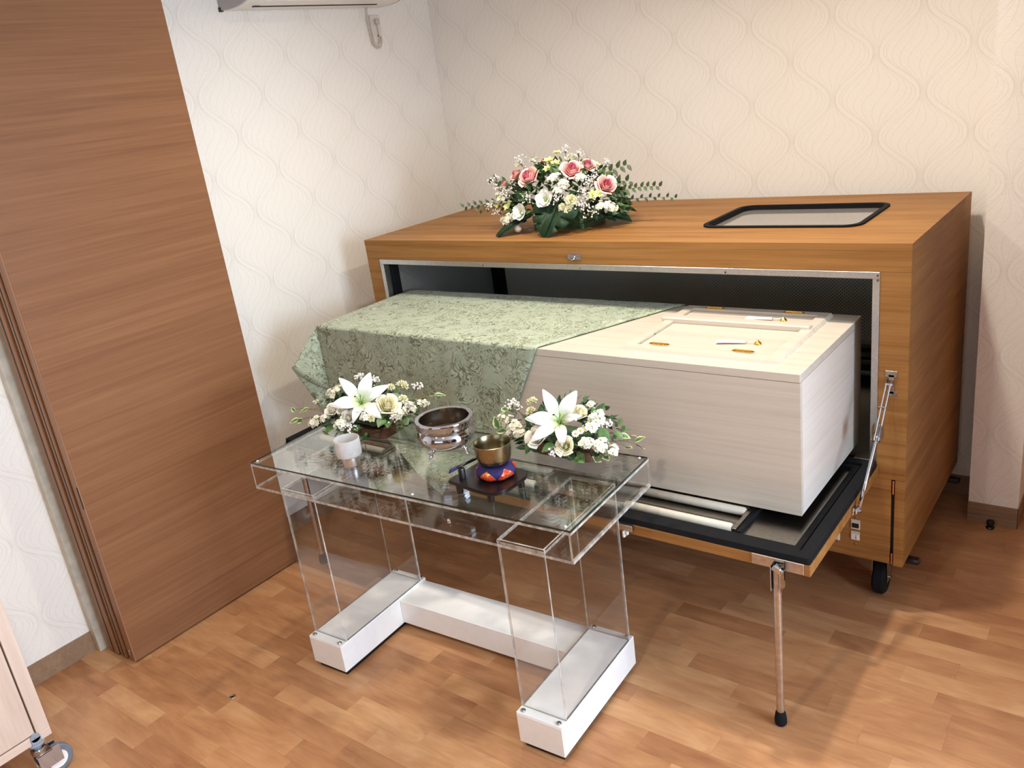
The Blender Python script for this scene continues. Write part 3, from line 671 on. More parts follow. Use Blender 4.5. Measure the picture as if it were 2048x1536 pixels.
# ------------------------------------------------------------------ brocade cloth over the foot end
path = [(.106, .9675)] + [(.106 - .543 * i / 14, .9685) for i in range(1, 15)] + [(-.4415, .9675), (-.4455, .9645), (-.447, .960)]
path += [(-.447 - .004 * i / 12, .960 - .37 * i / 12) for i in range(1, 13)] + [(-.455, .573), (-.463, .560), (-.478, .553), (-.51, .550), (-.55, .546), (-.59, .541), (-.615, .5385), (-.628, .536), (-.634, .528), (-.637, .515), (-.638, .495), (-.640, .470)]
acc = [0]
for i in range(1, len(path)): acc.append(acc[-1] + math.hypot(path[i][0] - path[i - 1][0], path[i][1] - path[i - 1][1]))
D0 = acc[16]
ETIP = acc[-1] - D0
def xr(d):
    e = d - D0
    return -.753 - .247 * d / D0 if e < 0 else -1.0 - .33 * (e / ETIP)
def xl(d):
    e = d - D0
    if e < .20: return -2.070
    v = -2.070 + (e - .26) / (ETIP - .26) * (2.070 - 1.33) if e > .26 else -2.070
    return min(v, xr(d) - .0005)
def at(d):
    for i in range(1, len(acc)):
        if d <= acc[i] + 1e-9:
            q = (d - acc[i - 1]) / (acc[i] - acc[i - 1]); return path[i - 1][0] + (path[i][0] - path[i - 1][0]) * q, path[i - 1][1] + (path[i][1] - path[i - 1][1]) * q
    return path[-1]
b = MB(); NC = 48; ds = sorted(set([acc[i] for i in range(len(acc))] + [acc[-1] * k / 60 for k in range(61)])); rows_ = []
for d in ds:
    yy, zz = at(d); e = max(0, d - D0); r_ = []
    for j in range(NC + 1):
        x = xl(d) + (xr(d) - xl(d)) * j / NC; w = min(1, e / .25)
        r_.append((x, yy - (.004 * math.sin(x * 17) + .003 * math.sin(x * 41 + 1)) * w * (1 if e < .38 else .2) - .002 * w, zz + (0 if e else .0006 * math.sin(x * 23 + yy * 30))))
    rows_.append(r_)
b.grid(rows_)
C1 = Vector((-2.070, -.447, .9655)); F_ = Vector((-2.131, -.560, .823)); K_ = Vector((-2.062, -.4525, .700)); G_ = Vector((-2.086, -.474, .572)); H_ = Vector((-2.076, -.36, .63))
def patch(A, B0, B1, bulge, n=10):
    rr = []
    for i in range(n + 1):
        s_ = i / n; row = []
        for j in range(n + 1):
            q = j / n; p = A.lerp(B0.lerp(B1, q), s_); row.append(p + bulge * (math.sin(PI * q) * s_))
        rr.append(row)
    b.grid(rr)
patch(C1, F_, K_, Vector((-.004, -.012, 0))); patch(C1, F_, G_, Vector((-.004, .006, .0))); patch(C1, G_, H_, Vector((-.004, 0, 0)))
rr = []
for i in range(9):
    yy = -.44 + .54 * i / 8; zb = .63 + .10 * i / 8 + .004 * math.sin(i * 2.1)
    rr.append([(-2.071 - .001 * k - (.003 * math.sin(yy * 30) * k / 6), yy, .9675 + (zb - .9675) * k / 6) for k in range(7)])
b.grid(rr)
cl = obj('brocade_cloth', b, M['cloth'], None, True); tag(cl, 'sage green patterned brocade cloth draped over the left half of the coffin', 'cloth')
so = cl.modifiers.new('thickness', 'SOLIDIFY'); so.thickness = .0022; so.offset = 1

# ------------------------------------------------------------------ acrylic altar table
TA = .0525; TX, TY = -.5992, -1.0682
def tw(u, v, z=0): return Vector((TX + math.cos(TA) * u - math.sin(TA) * v, TY + math.sin(TA) * u + math.cos(TA) * v, z))
tab = thing('altar_table', 'clear acrylic altar table with glass top on a white H-shaped base', 'table', (TX, TY, 0), TA, local=True)
BD, BZ0, BZ1 = .4386, .020, .122
for u0, u1 in ((-.149, 0), (-.988, -.839)):
    b = MB(); b.box((u0, 0, BZ0), (u1, BD, BZ1 - .004), 0, .0015); bb = obj('base_block', b, M['white'], tab)
    b = MB(); b.box((u0, .001, BZ1 - .0038), (u1, BD - .001, BZ1), 0, .001); obj('cover_plate', b, M['white'], bb)
    b = MB(); b.box((u0 + .012, .012, 0), (u1 - .012, BD - .012, BZ0)); obj('glide', b, M['plastic'], bb)
    for uu in (u0 + .016, u1 - .016):
        for vv in (.013, BD - .011):
            b = MB(); b.lathe([(1e-4, .0055), (.0055, .005), (.0075, .003), (.0078, 0), (.0078, -.001)], (uu, vv, BZ1), 14); b.box((uu - .003, vv - .0008, BZ1 + .005), (uu + .003, vv + .0008, BZ1 + .006)); obj('bolt', b, M['chrome'], bb, .6)
b = MB(); b.box((-.8385, .292, BZ0 + .004), (-.1495, .432, BZ1 - .008), 0, .0015); obj('cross_beam', b, M['white'], tab)
TZ = .739
CZ1 = .6585
cols = ((-.148, -.002), (-.987, -.841))
E_ = (M['acrylic'], M['acrylic_edge'])
for u0, u1 in cols:
    v0, v1 = .029, .417; tk = .005
    for nm, a, c, ax in (('column_front', (u0, v0, BZ1), (u1, v0 + tk, CZ1), 1), ('column_back', (u0, v1 - tk, BZ1), (u1, v1, CZ1), 1), ('column_side', (u0, v0 + tk, BZ1), (u0 + tk, v1 - tk, CZ1), 0), ('column_side', (u1 - tk, v0 + tk, BZ1), (u1, v1 - tk, CZ1), 0)):
        b = MB(); b.box(a, c, 0, me=(ax, 1)); obj(nm, b, E_, tab)
TU0, TU1, TV0, TV1 = -1.0935, .0915, .0165, .4545
rect = lambda a0, b0, a1, b1: [(a0, b0), (a1, b0), (a1, b1), (a0, b1)]
b = MB(); b.prism([rect(TU0, TV0, TU1, TV1)] + [rect(u0 - .0005, .0285, u1 + .0005, .4175) for u0, u1 in cols], .6462, .6545, 2, 0, 1); obj('lower_sheet', b, E_, tab)
for u0, u1 in ((TU0, TU0 + .006), (TU1 - .006, TU1)):
    b = MB(); b.box((u0, TV0, .6550), (u1, TV1, .7262), 0, me=(0, 1)); obj('end_panel', b, E_, tab)
b = MB(); b.prism([rect(TU0, TV0, TU1, TV1)], .7266, .7335, 2, 0, 1); obj('upper_sheet', b, E_, tab)
b = MB(); b.prism([rect(TU0 + .002, TV0 + .002, TU1 - .002, TV1 - .002)], .7342, .739, 2, 0, 1); obj('glass_top', b, (M['glass'], M['glass_edge']), tab, label='clear glass pane with dark green edge')
for uu, vv in ((TU0 + .018, TV0 + .016), ((TU0 + TU1) / 2 + .08, TV0 + .014), (TU1 - .022, TV0 + .016), (TU0 + .018, TV1 - .016), (TU1 - .02, TV1 - .016)):
    b = MB(); b.lathe([(1e-4, .0036), (.003, .003), (.0045, 0)], (uu, vv, TZ), 12); obj('bumper', b, M['frost'], tab, True)
b = MB(); b.cyl((-.33, .06, .6605), .006, .012, 2, 14); obj('sheet_screw', b, M['chrome'], tab, .6)

# ------------------------------------------------------------------ incense bowl, candle cup, singing bowl on its stand
c = tw(-.4926, .291, TZ + .0006)
t = thing('incense_burner', 'polished chrome incense bowl on three small feet on the glass top', 'bowl', c)
b = MB(); b.lathe([(1e-4, .020), (.030, .021), (.055, .028), (.075, .040), (.086, .055), (.0885, .066), (.086, .077), (.080, .0855), (.0765, .089), (.0775, .091), (.0845, .0925), (.0868, .096), (.0870, .110), (.0885, .113), (.0885, .1165), (.0875, .1185), (.0765, .1185), (.0752, .117)], c, 72)
obj('bowl', b, M['chrome'], t, .5)
b = MB(); b.lathe([(.0752, .117), (.0752, .096), (.0735, .090), (.072, .066), (.060, .060), (1e-4, .059)], c, 72); obj('interior', b, M['brushed'], t, .5)
for k in range(3):
    a = TA + math.radians(236 + 120 * k + 9); q = Vector((math.cos(a), math.sin(a), 0))
    b = MB(); b.tube([c + q * r + Vector((0, 0, z)) for r, z in ((.050, .032), (.056, .022), (.061, .014), (.060, .007), (.063, .0062), (.066, .0045))], [.010, .0095, .0065, .0055, .0058, .0035], 10)
    b.ball(c + q * .064 + Vector((0, 0, .023)), .0045, 8, 6); b.ball(c + q * .066 + Vector((0, 0, .0042)), .0042, 8, 6); obj('foot', b, M['chrome'], t, True)
c = tw(-.7454, .1234, TZ)
t = thing('candle_cup', 'frosted glass candle cup on a chrome ring at the left end of the table', 'candle holder', c)
b = MB(); b.lathe([(1e-4, 0), (.0262, 0), (.0268, .001), (.0268, .0285), (.0255, .0295), (1e-4, .0295)], c, 40); obj('base_ring', b, M['satin'], t, .6)
b = MB(); b.lathe([(1e-4, .0297), (.034, .0297), (.0375, .033), (.0388, .039), (.0390, .084), (.0384, .0862), (.0372, .0862), (.0366, .084), (.0362, .041), (.032, .036), (1e-4, .036)], c, 48); obj('cup', b, M['frost'], t, .6)

RC = tw(-.207, .143, TZ)
t = thing('bowl_stand', 'dark lacquered low wooden stand with a round right end', 'stand', tw(-.22, .13, TZ + .0004), TA - .09, local=True)
pl = [(-.092, -.067), (.015, -.078)] + [(.045 + .048 * math.sin(a), -.030 - .048 * math.cos(a)) for a in (PI * .06 * k for k in range(1, 8))] + [(.092, .015)] + [(.050 + .042 * math.cos(a), .028 + .046 * math.sin(a)) for a in (PI / 2 * k / 7 for k in range(1, 8))] + [(-.092, .074)]
b = MB(); b.prism([pl], .032, .0375); b.prism([[(x * .985, y * .985) for x, y in pl]], .0376, .042); obj('plate', b, M['lacquer'], t, .5)
for x, y in ((-.072, -.050), (.040, -.050), (.062, .052), (-.072, .056)):
    b = MB(); b.lathe([(1e-4, 0), (.0088, 0), (.0095, .003), (.0095, .0318), (1e-4, .0318)], (x, y, 0), 16); obj('leg', b, M['lacquer'], t, .6)
for y in (-.040, .045):
    b = MB(); b.lathe([(1e-4, .0422), (.0095, .0422), (.0095, .066), (.0080, .072), (1e-4, .0735)], (-.064, y, 0), 8); obj('post', b, M['lacquer'], t, .6)
t2 = thing('bowl_striker', 'dark wooden striker stick with a purple cord wrapped end lying on the stand posts', 'striker', tw(-.28, .10, TZ + .079))
p0 = tw(-.293, .072, TZ + .079); p1 = tw(-.262, .205, TZ + .0785); d = p1 - p0
b = MB(); b.tube([p0 + d * q for q in (0, .3, .6, .72, .95, 1.0)], [.0042, .0042, .0045, .0062, .0062, .004], 10); obj('stick', b, M['lacquer'], t2, True)
b = MB(); b.tube([p0 - d * .10, p0 - d * .06, p0, p0 + d * .06], [.003, .0052, .0050, .0046], 10); b.ball(p0 - d * .10 + Vector((0, 0, -.003)), .0036, 8, 6); obj('cord_wrap', b, M['navy'], t2, True)

t = thing('cushion', 'round ringed cushion of navy and red-gold brocade under the brass bowl', 'cushion', RC + Vector((0, 0, .042)))
def cushion_pt(a, q, bulge=0.0):
    w = -PI / 2 + PI * 1.0 * q           # bottom to top around the outside
    r = .0275 + (.0275 + bulge) * math.cos(w) + .002 * math.sin(8 * a) * math.cos(w); return RC + Vector((r * math.cos(a), r * math.sin(a), .042 + .0185 + (.0182 + bulge) * math.sin(w)))
b = MB(); b.grid([[cushion_pt(2 * PI * j / 64, i / 14) for j in range(64)] for i in range(15)], closed=True)
b.lathe([(.0275, .0605 + .0182 - .0), (.018, .074), (1e-4, .072)], RC + Vector((0, 0, .0)), 32); obj('cover', b, M['navy'], t, True)
for k in range(6):
    a0 = math.radians(281 + 60 * k); b = MB(); hw = math.radians(29); rr = []
    for i in range(13):
        s_ = i / 12; w_ = hw * min(1, (1 - max(0, s_ - .12) ** 1.7 * 1.22), .35 + s_ * 4)
        rr.append([cushion_pt(a0 + max(.02, w_) * (2 * j / 8 - 1), .22 + .56 * s_, .0009) for j in range(9)])
    b.grid(rr); obj('brocade_petal', b, M['redgold'], t, True)
t = thing('singing_bowl', 'satin brass singing bowl resting on the brocade cushion', 'bowl', RC + Vector((0, 0, .078)))
b = MB(); zb = .0775
b.lathe([(1e-4, zb), (.024, zb + .0005), (.036, zb + .004), (.0435, zb + .011), (.047, zb + .022), (.0505, zb + .050), (.0522, zb + .061), (.0522, zb + .063), (.0505, zb + .0635), (.0490, zb + .061), (.0465, zb + .040), (.043, zb + .020), (.034, zb + .009), (1e-4, zb + .006)], RC, 64); obj('bowl', b, M['brass'], t, .6)

# ------------------------------------------------------------------ flowers
FL={
 'big':{'B':(-1.34, 0.3, 1.2106),'R':(0.29, 0.19, 0.255),
  'rose':[(-1.429,0.202,1.414,0.0413),(-1.527,0.254,1.420,0.0277),(-1.246,0.226,1.430,0.0400),(-1.210,0.282,1.438,0.0288),(-1.120,0.254,1.365,0.0375),(-1.578,0.234,1.393,0.0189),(-1.417,0.292,1.464,0.0132)],
  'lisi':[(-1.315,0.136,1.337,0.0359),(-1.431,0.130,1.292,0.0325)],
  'bud':[(-1.458,0.127,1.223,0.0153)],
  'tulip':[(-1.306,0.325,1.462,0.0304)],
  'carn':[(-1.213,0.153,1.328,0.0283),(-1.219,0.140,1.297,0.0229),(-1.245,0.136,1.308,0.0176)],
  'orch':[(-1.361,0.309,1.487,0.0209),(-1.390,0.289,1.461,0.0254),(-1.328,0.242,1.453,0.0236),(-1.349,0.217,1.440,0.0193),(-1.517,0.258,1.453,0.0151),(-1.207,0.336,1.432,0.0189),(-1.145,0.198,1.340,0.0228),(-1.126,0.216,1.341,0.0166),(-1.606,0.218,1.309,0.0218),(-1.529,0.178,1.313,0.0231)],
  'stock':[(-1.298,0.181,1.406,0.0262),(-1.252,0.169,1.378,0.0260),(-1.270,0.155,1.364,0.0210),(-1.454,0.280,1.464,0.0199),(-1.522,0.155,1.253,0.0311),(-1.476,0.139,1.273,0.0219),(-1.110,0.202,1.294,0.0282),(-1.089,0.222,1.285,0.0249),(-1.599,0.222,1.335,0.0272),(-1.201,0.209,1.398,0.0230)],
  'gyp':[(-1.546,0.245,1.379,0.0337),(-1.605,0.222,1.371,0.0317),(-1.175,0.182,1.348,0.0291),(-1.155,0.176,1.316,0.0311),(-1.149,0.167,1.280,0.0311),(-1.265,0.140,1.331,0.0231),(-1.176,0.159,1.303,0.0228),(-1.161,0.248,1.399,0.0251),(-1.167,0.214,1.379,0.0291),(-1.399,0.139,1.337,0.0301),(-1.534,0.207,1.354,0.0312),(-1.327,0.319,1.494,0.0195),(-1.276,0.333,1.472,0.0195),(-1.171,0.358,1.428,0.0214),(-1.617,0.219,1.403,0.0248),(-1.506,0.262,1.465,0.0267),(-1.637,0.205,1.308,0.0228),(-1.613,0.213,1.278,0.0205)],
 },
 'left':{'B':(-1.49, -0.77, 0.765),'R':(0.2, 0.16, 0.13),
  'lily':[(-1.432,-0.832,0.879,0.0928)],
  'lilytip':[(-1.508,-0.837,0.952),(-1.443,-0.762,0.950),(-1.387,-0.744,0.907),(-1.366,-0.819,0.823),(-1.426,-0.886,0.826),(-1.496,-0.903,0.883)],'lilyn':(0.614,-0.511,0.602),
  'rose':[(-1.356,-0.795,0.859,0.0362),(-1.438,-0.892,0.842,0.0227),(-1.518,-0.883,0.855,0.0219)],
  'carn':[(-1.425,-0.652,0.862,0.0228),(-1.350,-0.729,0.852,0.0192),(-1.429,-0.699,0.874,0.0155),(-1.367,-0.858,0.838,0.0148)],
  'daisy':[(-1.480,-0.882,0.858,0.0150)],
  'stock':[(-1.574,-0.820,0.876,0.0253),(-1.600,-0.772,0.875,0.0187),(-1.591,-0.899,0.805,0.0251),(-1.536,-0.903,0.830,0.0179),(-1.453,-0.911,0.822,0.0242),(-1.384,-0.869,0.840,0.0175),(-1.316,-0.784,0.829,0.0235),(-1.321,-0.726,0.824,0.0207),(-1.361,-0.653,0.804,0.0197),(-1.341,-0.640,0.806,0.0156),(-1.649,-0.839,0.845,0.0124)],
  'gyp':[(-1.380,-0.629,0.856,0.0186),(-1.507,-0.693,0.885,0.0187),(-1.323,-0.747,0.834,0.0238),(-1.319,-0.811,0.824,0.0234),(-1.391,-0.866,0.847,0.0233),(-1.551,-0.717,0.900,0.0167),(-1.415,-0.906,0.813,0.0175)],
  'ivy':[(-1.674,-0.875,0.831,0.0165),(-1.688,-0.913,0.806,0.0157),(-1.676,-0.902,0.803,0.0148),(-1.646,-0.868,0.807,0.0140),(-1.331,-0.621,0.826,0.0164),(-1.304,-0.604,0.830,0.0172),(-1.296,-0.786,0.794,0.0157),(-1.523,-0.924,0.791,0.0159),(-1.349,-0.633,0.822,0.0140),(-1.702,-0.898,0.838,0.0099)],
  'leaf':[(-1.339,-0.846,0.825,0.0194),(-1.324,-0.833,0.817,0.0175),(-1.367,-0.740,0.865,0.0180),(-1.399,-0.898,0.816,0.0175),(-1.504,-0.921,0.806,0.0178),(-1.302,-0.781,0.808,0.0196),(-1.366,-0.647,0.816,0.0206)],
 },
 'right':{'B':(-0.757, -0.655, 0.765),'R':(0.2, 0.16, 0.13),
  'lily':[(-0.728,-0.738,0.875,0.0815)],
  'lilytip':[(-0.794,-0.710,0.949),(-0.714,-0.663,0.937),(-0.680,-0.698,0.880),(-0.700,-0.777,0.817),(-0.779,-0.815,0.836),(-0.811,-0.785,0.888)],'lilyn':(0.456,-0.620,0.639),
  'rose':[(-0.775,-0.788,0.836,0.0296),(-0.684,-0.786,0.823,0.0246),(-0.691,-0.695,0.883,0.0236)],
  'carn':[(-0.889,-0.644,0.870,0.0187),(-0.846,-0.710,0.873,0.0166)],
  'daisy':[(-0.668,-0.754,0.849,0.0112),(-0.659,-0.742,0.854,0.0112)],
  'stock':[(-0.937,-0.706,0.823,0.0244),(-0.878,-0.753,0.831,0.0237),(-0.844,-0.776,0.829,0.0194),(-0.955,-0.707,0.836,0.0183),(-0.638,-0.720,0.856,0.0262),(-0.629,-0.683,0.862,0.0207),(-0.644,-0.671,0.872,0.0190),(-0.631,-0.758,0.822,0.0230),(-0.602,-0.738,0.812,0.0259),(-0.579,-0.718,0.795,0.0204),(-0.684,-0.640,0.885,0.0147),(-0.646,-0.694,0.868,0.0188),(-0.898,-0.754,0.810,0.0159)],
  'gyp':[(-0.930,-0.673,0.861,0.0224),(-0.711,-0.803,0.804,0.0168),(-0.613,-0.683,0.852,0.0169),(-0.946,-0.678,0.868,0.0184)],
  'ivy':[(-0.574,-0.659,0.817,0.0166),(-0.570,-0.626,0.804,0.0152),(-0.574,-0.579,0.774,0.0155),(-0.565,-0.590,0.756,0.0155),(-0.560,-0.665,0.787,0.0143),(-0.971,-0.725,0.826,0.0183),(-0.953,-0.730,0.804,0.0162),(-0.959,-0.693,0.859,0.0147),(-0.606,-0.757,0.783,0.0204),(-0.588,-0.737,0.783,0.0141)],
  'leaf':[(-0.643,-0.782,0.792,0.0204),(-0.730,-0.800,0.818,0.0188),(-0.799,-0.802,0.807,0.0161),(-0.605,-0.710,0.837,0.0205),(-0.642,-0.761,0.828,0.0148),(-0.659,-0.661,0.878,0.0137),(-0.582,-0.673,0.826,0.0150)],
 },
}
def rnd(a, b): return random.uniform(a, b)
def petal_rows(L, wd, cup=.2, curl=.3, tip=.15, n=7, m=4, ruff=0.0, ph=0.0, point=0.0):
    """petal along +x, facing +z; returns rows of points and rim values"""
    R_, C_ = [], []
    for i in range(n):
        s_ = i / (n - 1)
        prof_ = math.sin(PI * (.10 + .82 * s_ ** .85)) ** .8 if not point else (math.sin(PI * min(1, .06 + .94 * s_ ** point)) ** .9 + (.10 if s_ < .2 else .0) * (1 - s_ * 5))
        prof_ = max(prof_, .06); row, cr = [], []
        for j in range(2 * m + 1):
            q = j / m - 1; y = q * wd * prof_; x = L * s_ - (abs(q) ** 2) * L * .06 * s_
            z = cup * wd * q * q * prof_ + curl * L * (s_ ** 2) - tip * L * max(0, s_ - .6) ** 2 * 6 + ruff * math.sin(q * 5 + ph + s_ * 3) * s_
            row.append(Vector((x, y, z))); cr.append(max(abs(q) ** 1.5 * .6, s_) if s_ > .12 else s_)
        R_.append(row); C_ += cr
    return R_, C_
def put(b, rows_, cs, Mx, m=0):
    b.grid([[Mx @ p for p in r] for r in rows_], m); b.c.setdefault('rim', []).extend(cs)
def outward(k, p):
    B, R = FL[k]['B'], FL[k]['R']; v = Vector(((p[0] - B[0]) / R[0] ** 2, (p[1] - B[1]) / R[1] ** 2, (p[2] - B[2]) / R[2] ** 2)).normalized()
    return (v * .8 + (CP - Vector(p[:3])).normalized() * .25 + Vector((rnd(-.1, .1), rnd(-.1, .1), .15))).normalized()
def rose_mb(F, r, t0, t1, n):
    """cupped petals wound in a spiral; t runs from the heart (0) to the outside (1)"""
    b = MB()
    for i in range(n):
        t = t0 + (t1 - t0) * (i + .5) / n; a = i * 2.39996 + t * 3
        hw = .95 - .25 * t; rad = r * (.07 + .60 * t); H = r * (1.10 - .30 * t); flare = r * (.03 + .42 * t ** 2.6); rows_, cs = [], []
        for u in range(6):
            s_ = u / 5; row = []
            for j in range(7):
                q = j / 3 - 1; w = hw * (1 - .25 * s_ ** 3); ang = a + q * w
                rr_ = rad * (.45 + .55 * math.sin(PI / 2 * min(1, s_ * 1.3))) + flare * s_ ** 3 + r * .04 * q * q * (1 if q > 0 else -.4)
                zz = H * s_ - r * .45 - r * .16 * q * q * s_ - flare * .55 * max(0, s_ - .7) * 2.2
                row.append(Vector((rr_ * math.cos(ang), rr_ * math.sin(ang), zz))); cs.append(min(1, .25 + .75 * s_ * (.5 + .5 * t)))
            rows_.append(row)
        put(b, rows_, cs, F)
    return b
def rose(k, p, r, mats, par, name='rose', lab=None):
    F = frame_m(p, outward(k, p), rnd(0, 6)); b = rose_mb(F, r, .30, 1.0, 19); o = obj(name, b, M[mats[0]], par, True, label=lab, recalc=False)
    b = rose_mb(F @ Matrix.Translation((0, 0, r * .07)), r, .02, .34, 10); obj('heart', b, M[mats[1]], o, True, recalc=False)
    return o
def open_flower(k, p, r, mat, par, name, n=6, cup=.5, ruff=.0, layers=1, eye=None, point=0.0, wd=.55, N=None, lab=None):
    F = frame_m(p, N or outward(k, p), rnd(0, 6)); b = MB()
    for l in range(layers):
        for i in range(n):
            sc = 1 - .28 * l; P = petal_rows(r * sc, r * wd * sc, .25, cup * (1 + .5 * l), .1, 6, 2, ruff * r, rnd(0, 6), point)
            put(b, P[0], P[1], F @ Matrix.Rotation(2 * PI * (i + .5 * l + rnd(-.08, .08)) / n, 4, 'Z') @ Matrix.Rotation(-rnd(.05, .2), 4, 'Y'))
    o = obj(name, b, M[mat], par, True, label=lab, recalc=False)
    if eye:
        b = MB(); b.ball((0, 0, r * .16), r * eye[1], 8, 5, 0, (1, 1, .7), F); obj('eye', b, M[eye[0]], o, True)
    return o
def carnation(k, p, r, par):
    F = frame_m(p, outward(k, p), 0); b = MB()
    for i in range(34):
        t = (i + .5) / 34; pol = math.acos(1 - t * 1.25); az = i * 2.39996
        Mx = F @ Matrix.Rotation(az, 4, 'Z') @ Matrix.Rotation(pol * .9 - PI / 2, 4, 'Y')
        P = petal_rows(r * rnd(.86, 1.05), r * .38, -.1, .12, .1, 5, 3, r * .09, rnd(0, 6)); put(b, P[0], P[1], Mx)
    return obj('carnation', b, M['carn'], par, True, recalc=False)
def stock(k, p, r, par, name='stock_spray'):
    n0 = outward(k, p); b = MB()
    for i in range(28):
        v = Vector((rnd(-1, 1), rnd(-1, 1), rnd(-.3, 1))).normalized(); v = (v + n0 * .6).normalized()
        c_ = Vector(p[:3]) + v * r * rnd(.55, 1.0); F = frame_m(c_, (v + n0 * .5 + Vector((rnd(-.4, .4), rnd(-.4, .4), 0))).normalized(), rnd(0, 6)); s_ = r * rnd(.30, .40)
        for j in range(5):
            a = 2 * PI * j / 5; ca, sa = math.cos(a), math.sin(a); L = s_ * rnd(.9, 1.1)
            b.add([(0, 0, 0), (ca * L * .6 - sa * L * .42, sa * L * .6 + ca * L * .42, L * .2), (ca * L, sa * L, L * .12), (ca * L * .6 + sa * L * .42, sa * L * .6 - ca * L * .42, L * .2)], [(0, 3, 2, 1)], 0, F)
            b.c.setdefault('rim', []).extend([.0, .8, .9, .8])
    b2 = MB(); base = Vector(p[:3]) - n0 * r * 1.6
    for i in range(6):
        v = Vector((rnd(-1, 1), rnd(-1, 1), rnd(0, 1))).normalized(); b2.tube([base, Vector(p[:3]) - n0 * r * .3, Vector(p[:3]) + v * r * .6], .0011, 4)
    o = obj(name, b, M['stock'], par, True, recalc=False); obj('stem', b2, M['stem'], o); return o
def gyp(k, p, r, par):
    n0 = outward(k, p); b = MB(); s = MB(); base = Vector(p[:3]) - n0 * r * 1.8; fork = Vector(p[:3]) - n0 * r * .5
    s.tube([base, fork], .0011, 4)
    for i in range(26):
        v = (Vector((rnd(-1, 1), rnd(-1, 1), rnd(-.6, 1))) + n0 * .4).normalized() * r * rnd(.35, 1.15); q = Vector(p[:3]) + v
        if i % 2 == 0: s.tube([fork, fork.lerp(q, .6) + Vector((0, 0, .003)), q], .0006, 3, cap=False)
        b.ball(q, rnd(.0022, .0042), 6, 4)
    o = obj('gypsophila_spray', b, M['gyp'], par, True); obj('twig', s, M['twig'], o); return o
def leaf_mb(b, p, d, n, L, wd, fold=.25, curl=-.25, Nn=6):
    d = Vector(d).normalized(); y = Vector(n).cross(d).normalized(); z = d.cross(y)
    Mx = Matrix.Translation(Vector(p)) @ Matrix((d, y, z)).transposed().to_4x4(); rows_, cs = [], []
    for i in range(Nn + 1):
        s_ = i / Nn; w = wd * max(.03, math.sin(PI * s_ ** .8) ** .85 * (1 - .25 * s_)); row = []
        for q in (-1, -.5, 0, .5, 1):
            row.append(Vector((L * s_, q * w, abs(q) * w * fold + curl * L * s_ * s_))); cs.append(max(abs(q), s_ ** 4) * .9)
        rows_.append(row)
    put(b, rows_, cs, Mx)
def foliage(k, par, count, L, mat, shrink=.86, name='foliage'):
    B, R = FL[k]['B'], FL[k]['R']; b = MB()
    for i in range(count):
        a = rnd(0, 2 * PI); e = math.asin(rnd(.14 if k == 'big' else -.05, .97)); v = Vector((math.cos(e) * math.cos(a), math.cos(e) * math.sin(a), math.sin(e)))
        p = Vector((B[0] + v.x * R[0] * shrink, B[1] + v.y * R[1] * shrink, B[2] + .012 + max(0, v.z) * R[2] * shrink))
        d = (v + Vector((rnd(-1, 1), rnd(-1, 1), rnd(-.5, .5)))).normalized()
        if p.z < B[2] + .05: d.z = abs(d.z) * .3
        leaf_mb(b, p, d, (v + Vector((0, 0, .3))).normalized() + Vector((.01, .02, 0)), L * rnd(.7, 1.2), L * rnd(.22, .34), .2, rnd(-.3, .1), 4)
    return obj(name, b, M[mat], par, True, kind='stuff', recalc=False)
def leaf_part(k, p, r, mat, par, name, droop=0.0):
    n0 = outward(k, p); B = FL[k]['B']; d = Vector((p[0] - B[0], p[1] - B[1], 0)).normalized() * .8 + Vector((rnd(-.5, .5), rnd(-.5, .5), rnd(-.2, .5) - droop)); d.normalize()
    b = MB(); leaf_mb(b, Vector(p[:3]) - d * r, d, (n0 + Vector((.02, .01, .3))), 2.1 * r, .78 * r, .18, -.12, 8)
    o = obj(name, b, M[mat], par, True, recalc=False); return o

# large arrangement on the cabinet
A = thing('flower_arrangement', 'large mixed arrangement with pink roses and monstera leaves on the oak cabinet top', 'flowers', (-1.33, .30, ZT), group=None)
f = FL['big']; K = 'big'
b = MB(); b.box((-1.44, .22, ZT + .001), (-1.22, .38, ZT + .07), 0, .01); b.prism([rrect(-1.45, .21, -1.21, .39, .02)], ZT + .0005, ZT + .02); obj('foam_tray', b, M['leaf'], A)
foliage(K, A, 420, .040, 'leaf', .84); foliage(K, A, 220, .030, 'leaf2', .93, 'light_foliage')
for i, p in enumerate(f['rose']): rose(K, p, p[3] * 1.18, ('rose_pink', 'rose_heart'), A, 'pink_rose')
for p in f['lisi']: open_flower(K, p, p[3] * 1.1, 'lisi', A, 'lisianthus', 5, .55, .10, 2, ('pistil', .16), 0, .62)
for p in f['bud']:
    F = frame_m((p[0], p[1], ZT + .022), (.1, -.55, .6)); b = MB(); b.ball((0, 0, 0), p[3] * .95, 14, 10, 0, (1, 1, 1.25), F)
    b.c['rim'] = [.9] * len(b.v); bu = obj('white_bud', b, M['rose_white'], A, True)
    b = MB()
    for i in range(3): leaf_mb(b, F @ Vector((0, 0, -p[3] * 1.15)), F.to_3x3() @ Vector((math.cos(i * 2.1), math.sin(i * 2.1), 1.6)), F.to_3x3() @ Vector((math.cos(i * 2.1), math.sin(i * 2.1), -.4)), .022, .006)
    obj('sepals', b, M['leaf2'], bu, True, recalc=False)
for p in f['tulip']: rose(K, p, p[3] * 1.05, ('rose_white', 'rose_cream'), A, 'white_rose')
for p in f['carn']: carnation(K, p, p[3], A)
for p in f['orch']: open_flower(K, p, p[3] * 1.1, 'orchid', A, 'green_orchid', 6, .35, 0, 1, ('yellow', .12), .8, .34)
for p in f['stock']: stock(K, p, p[3], A)
for p in f['gyp']: gyp(K, p, p[3] * 1.1, A)
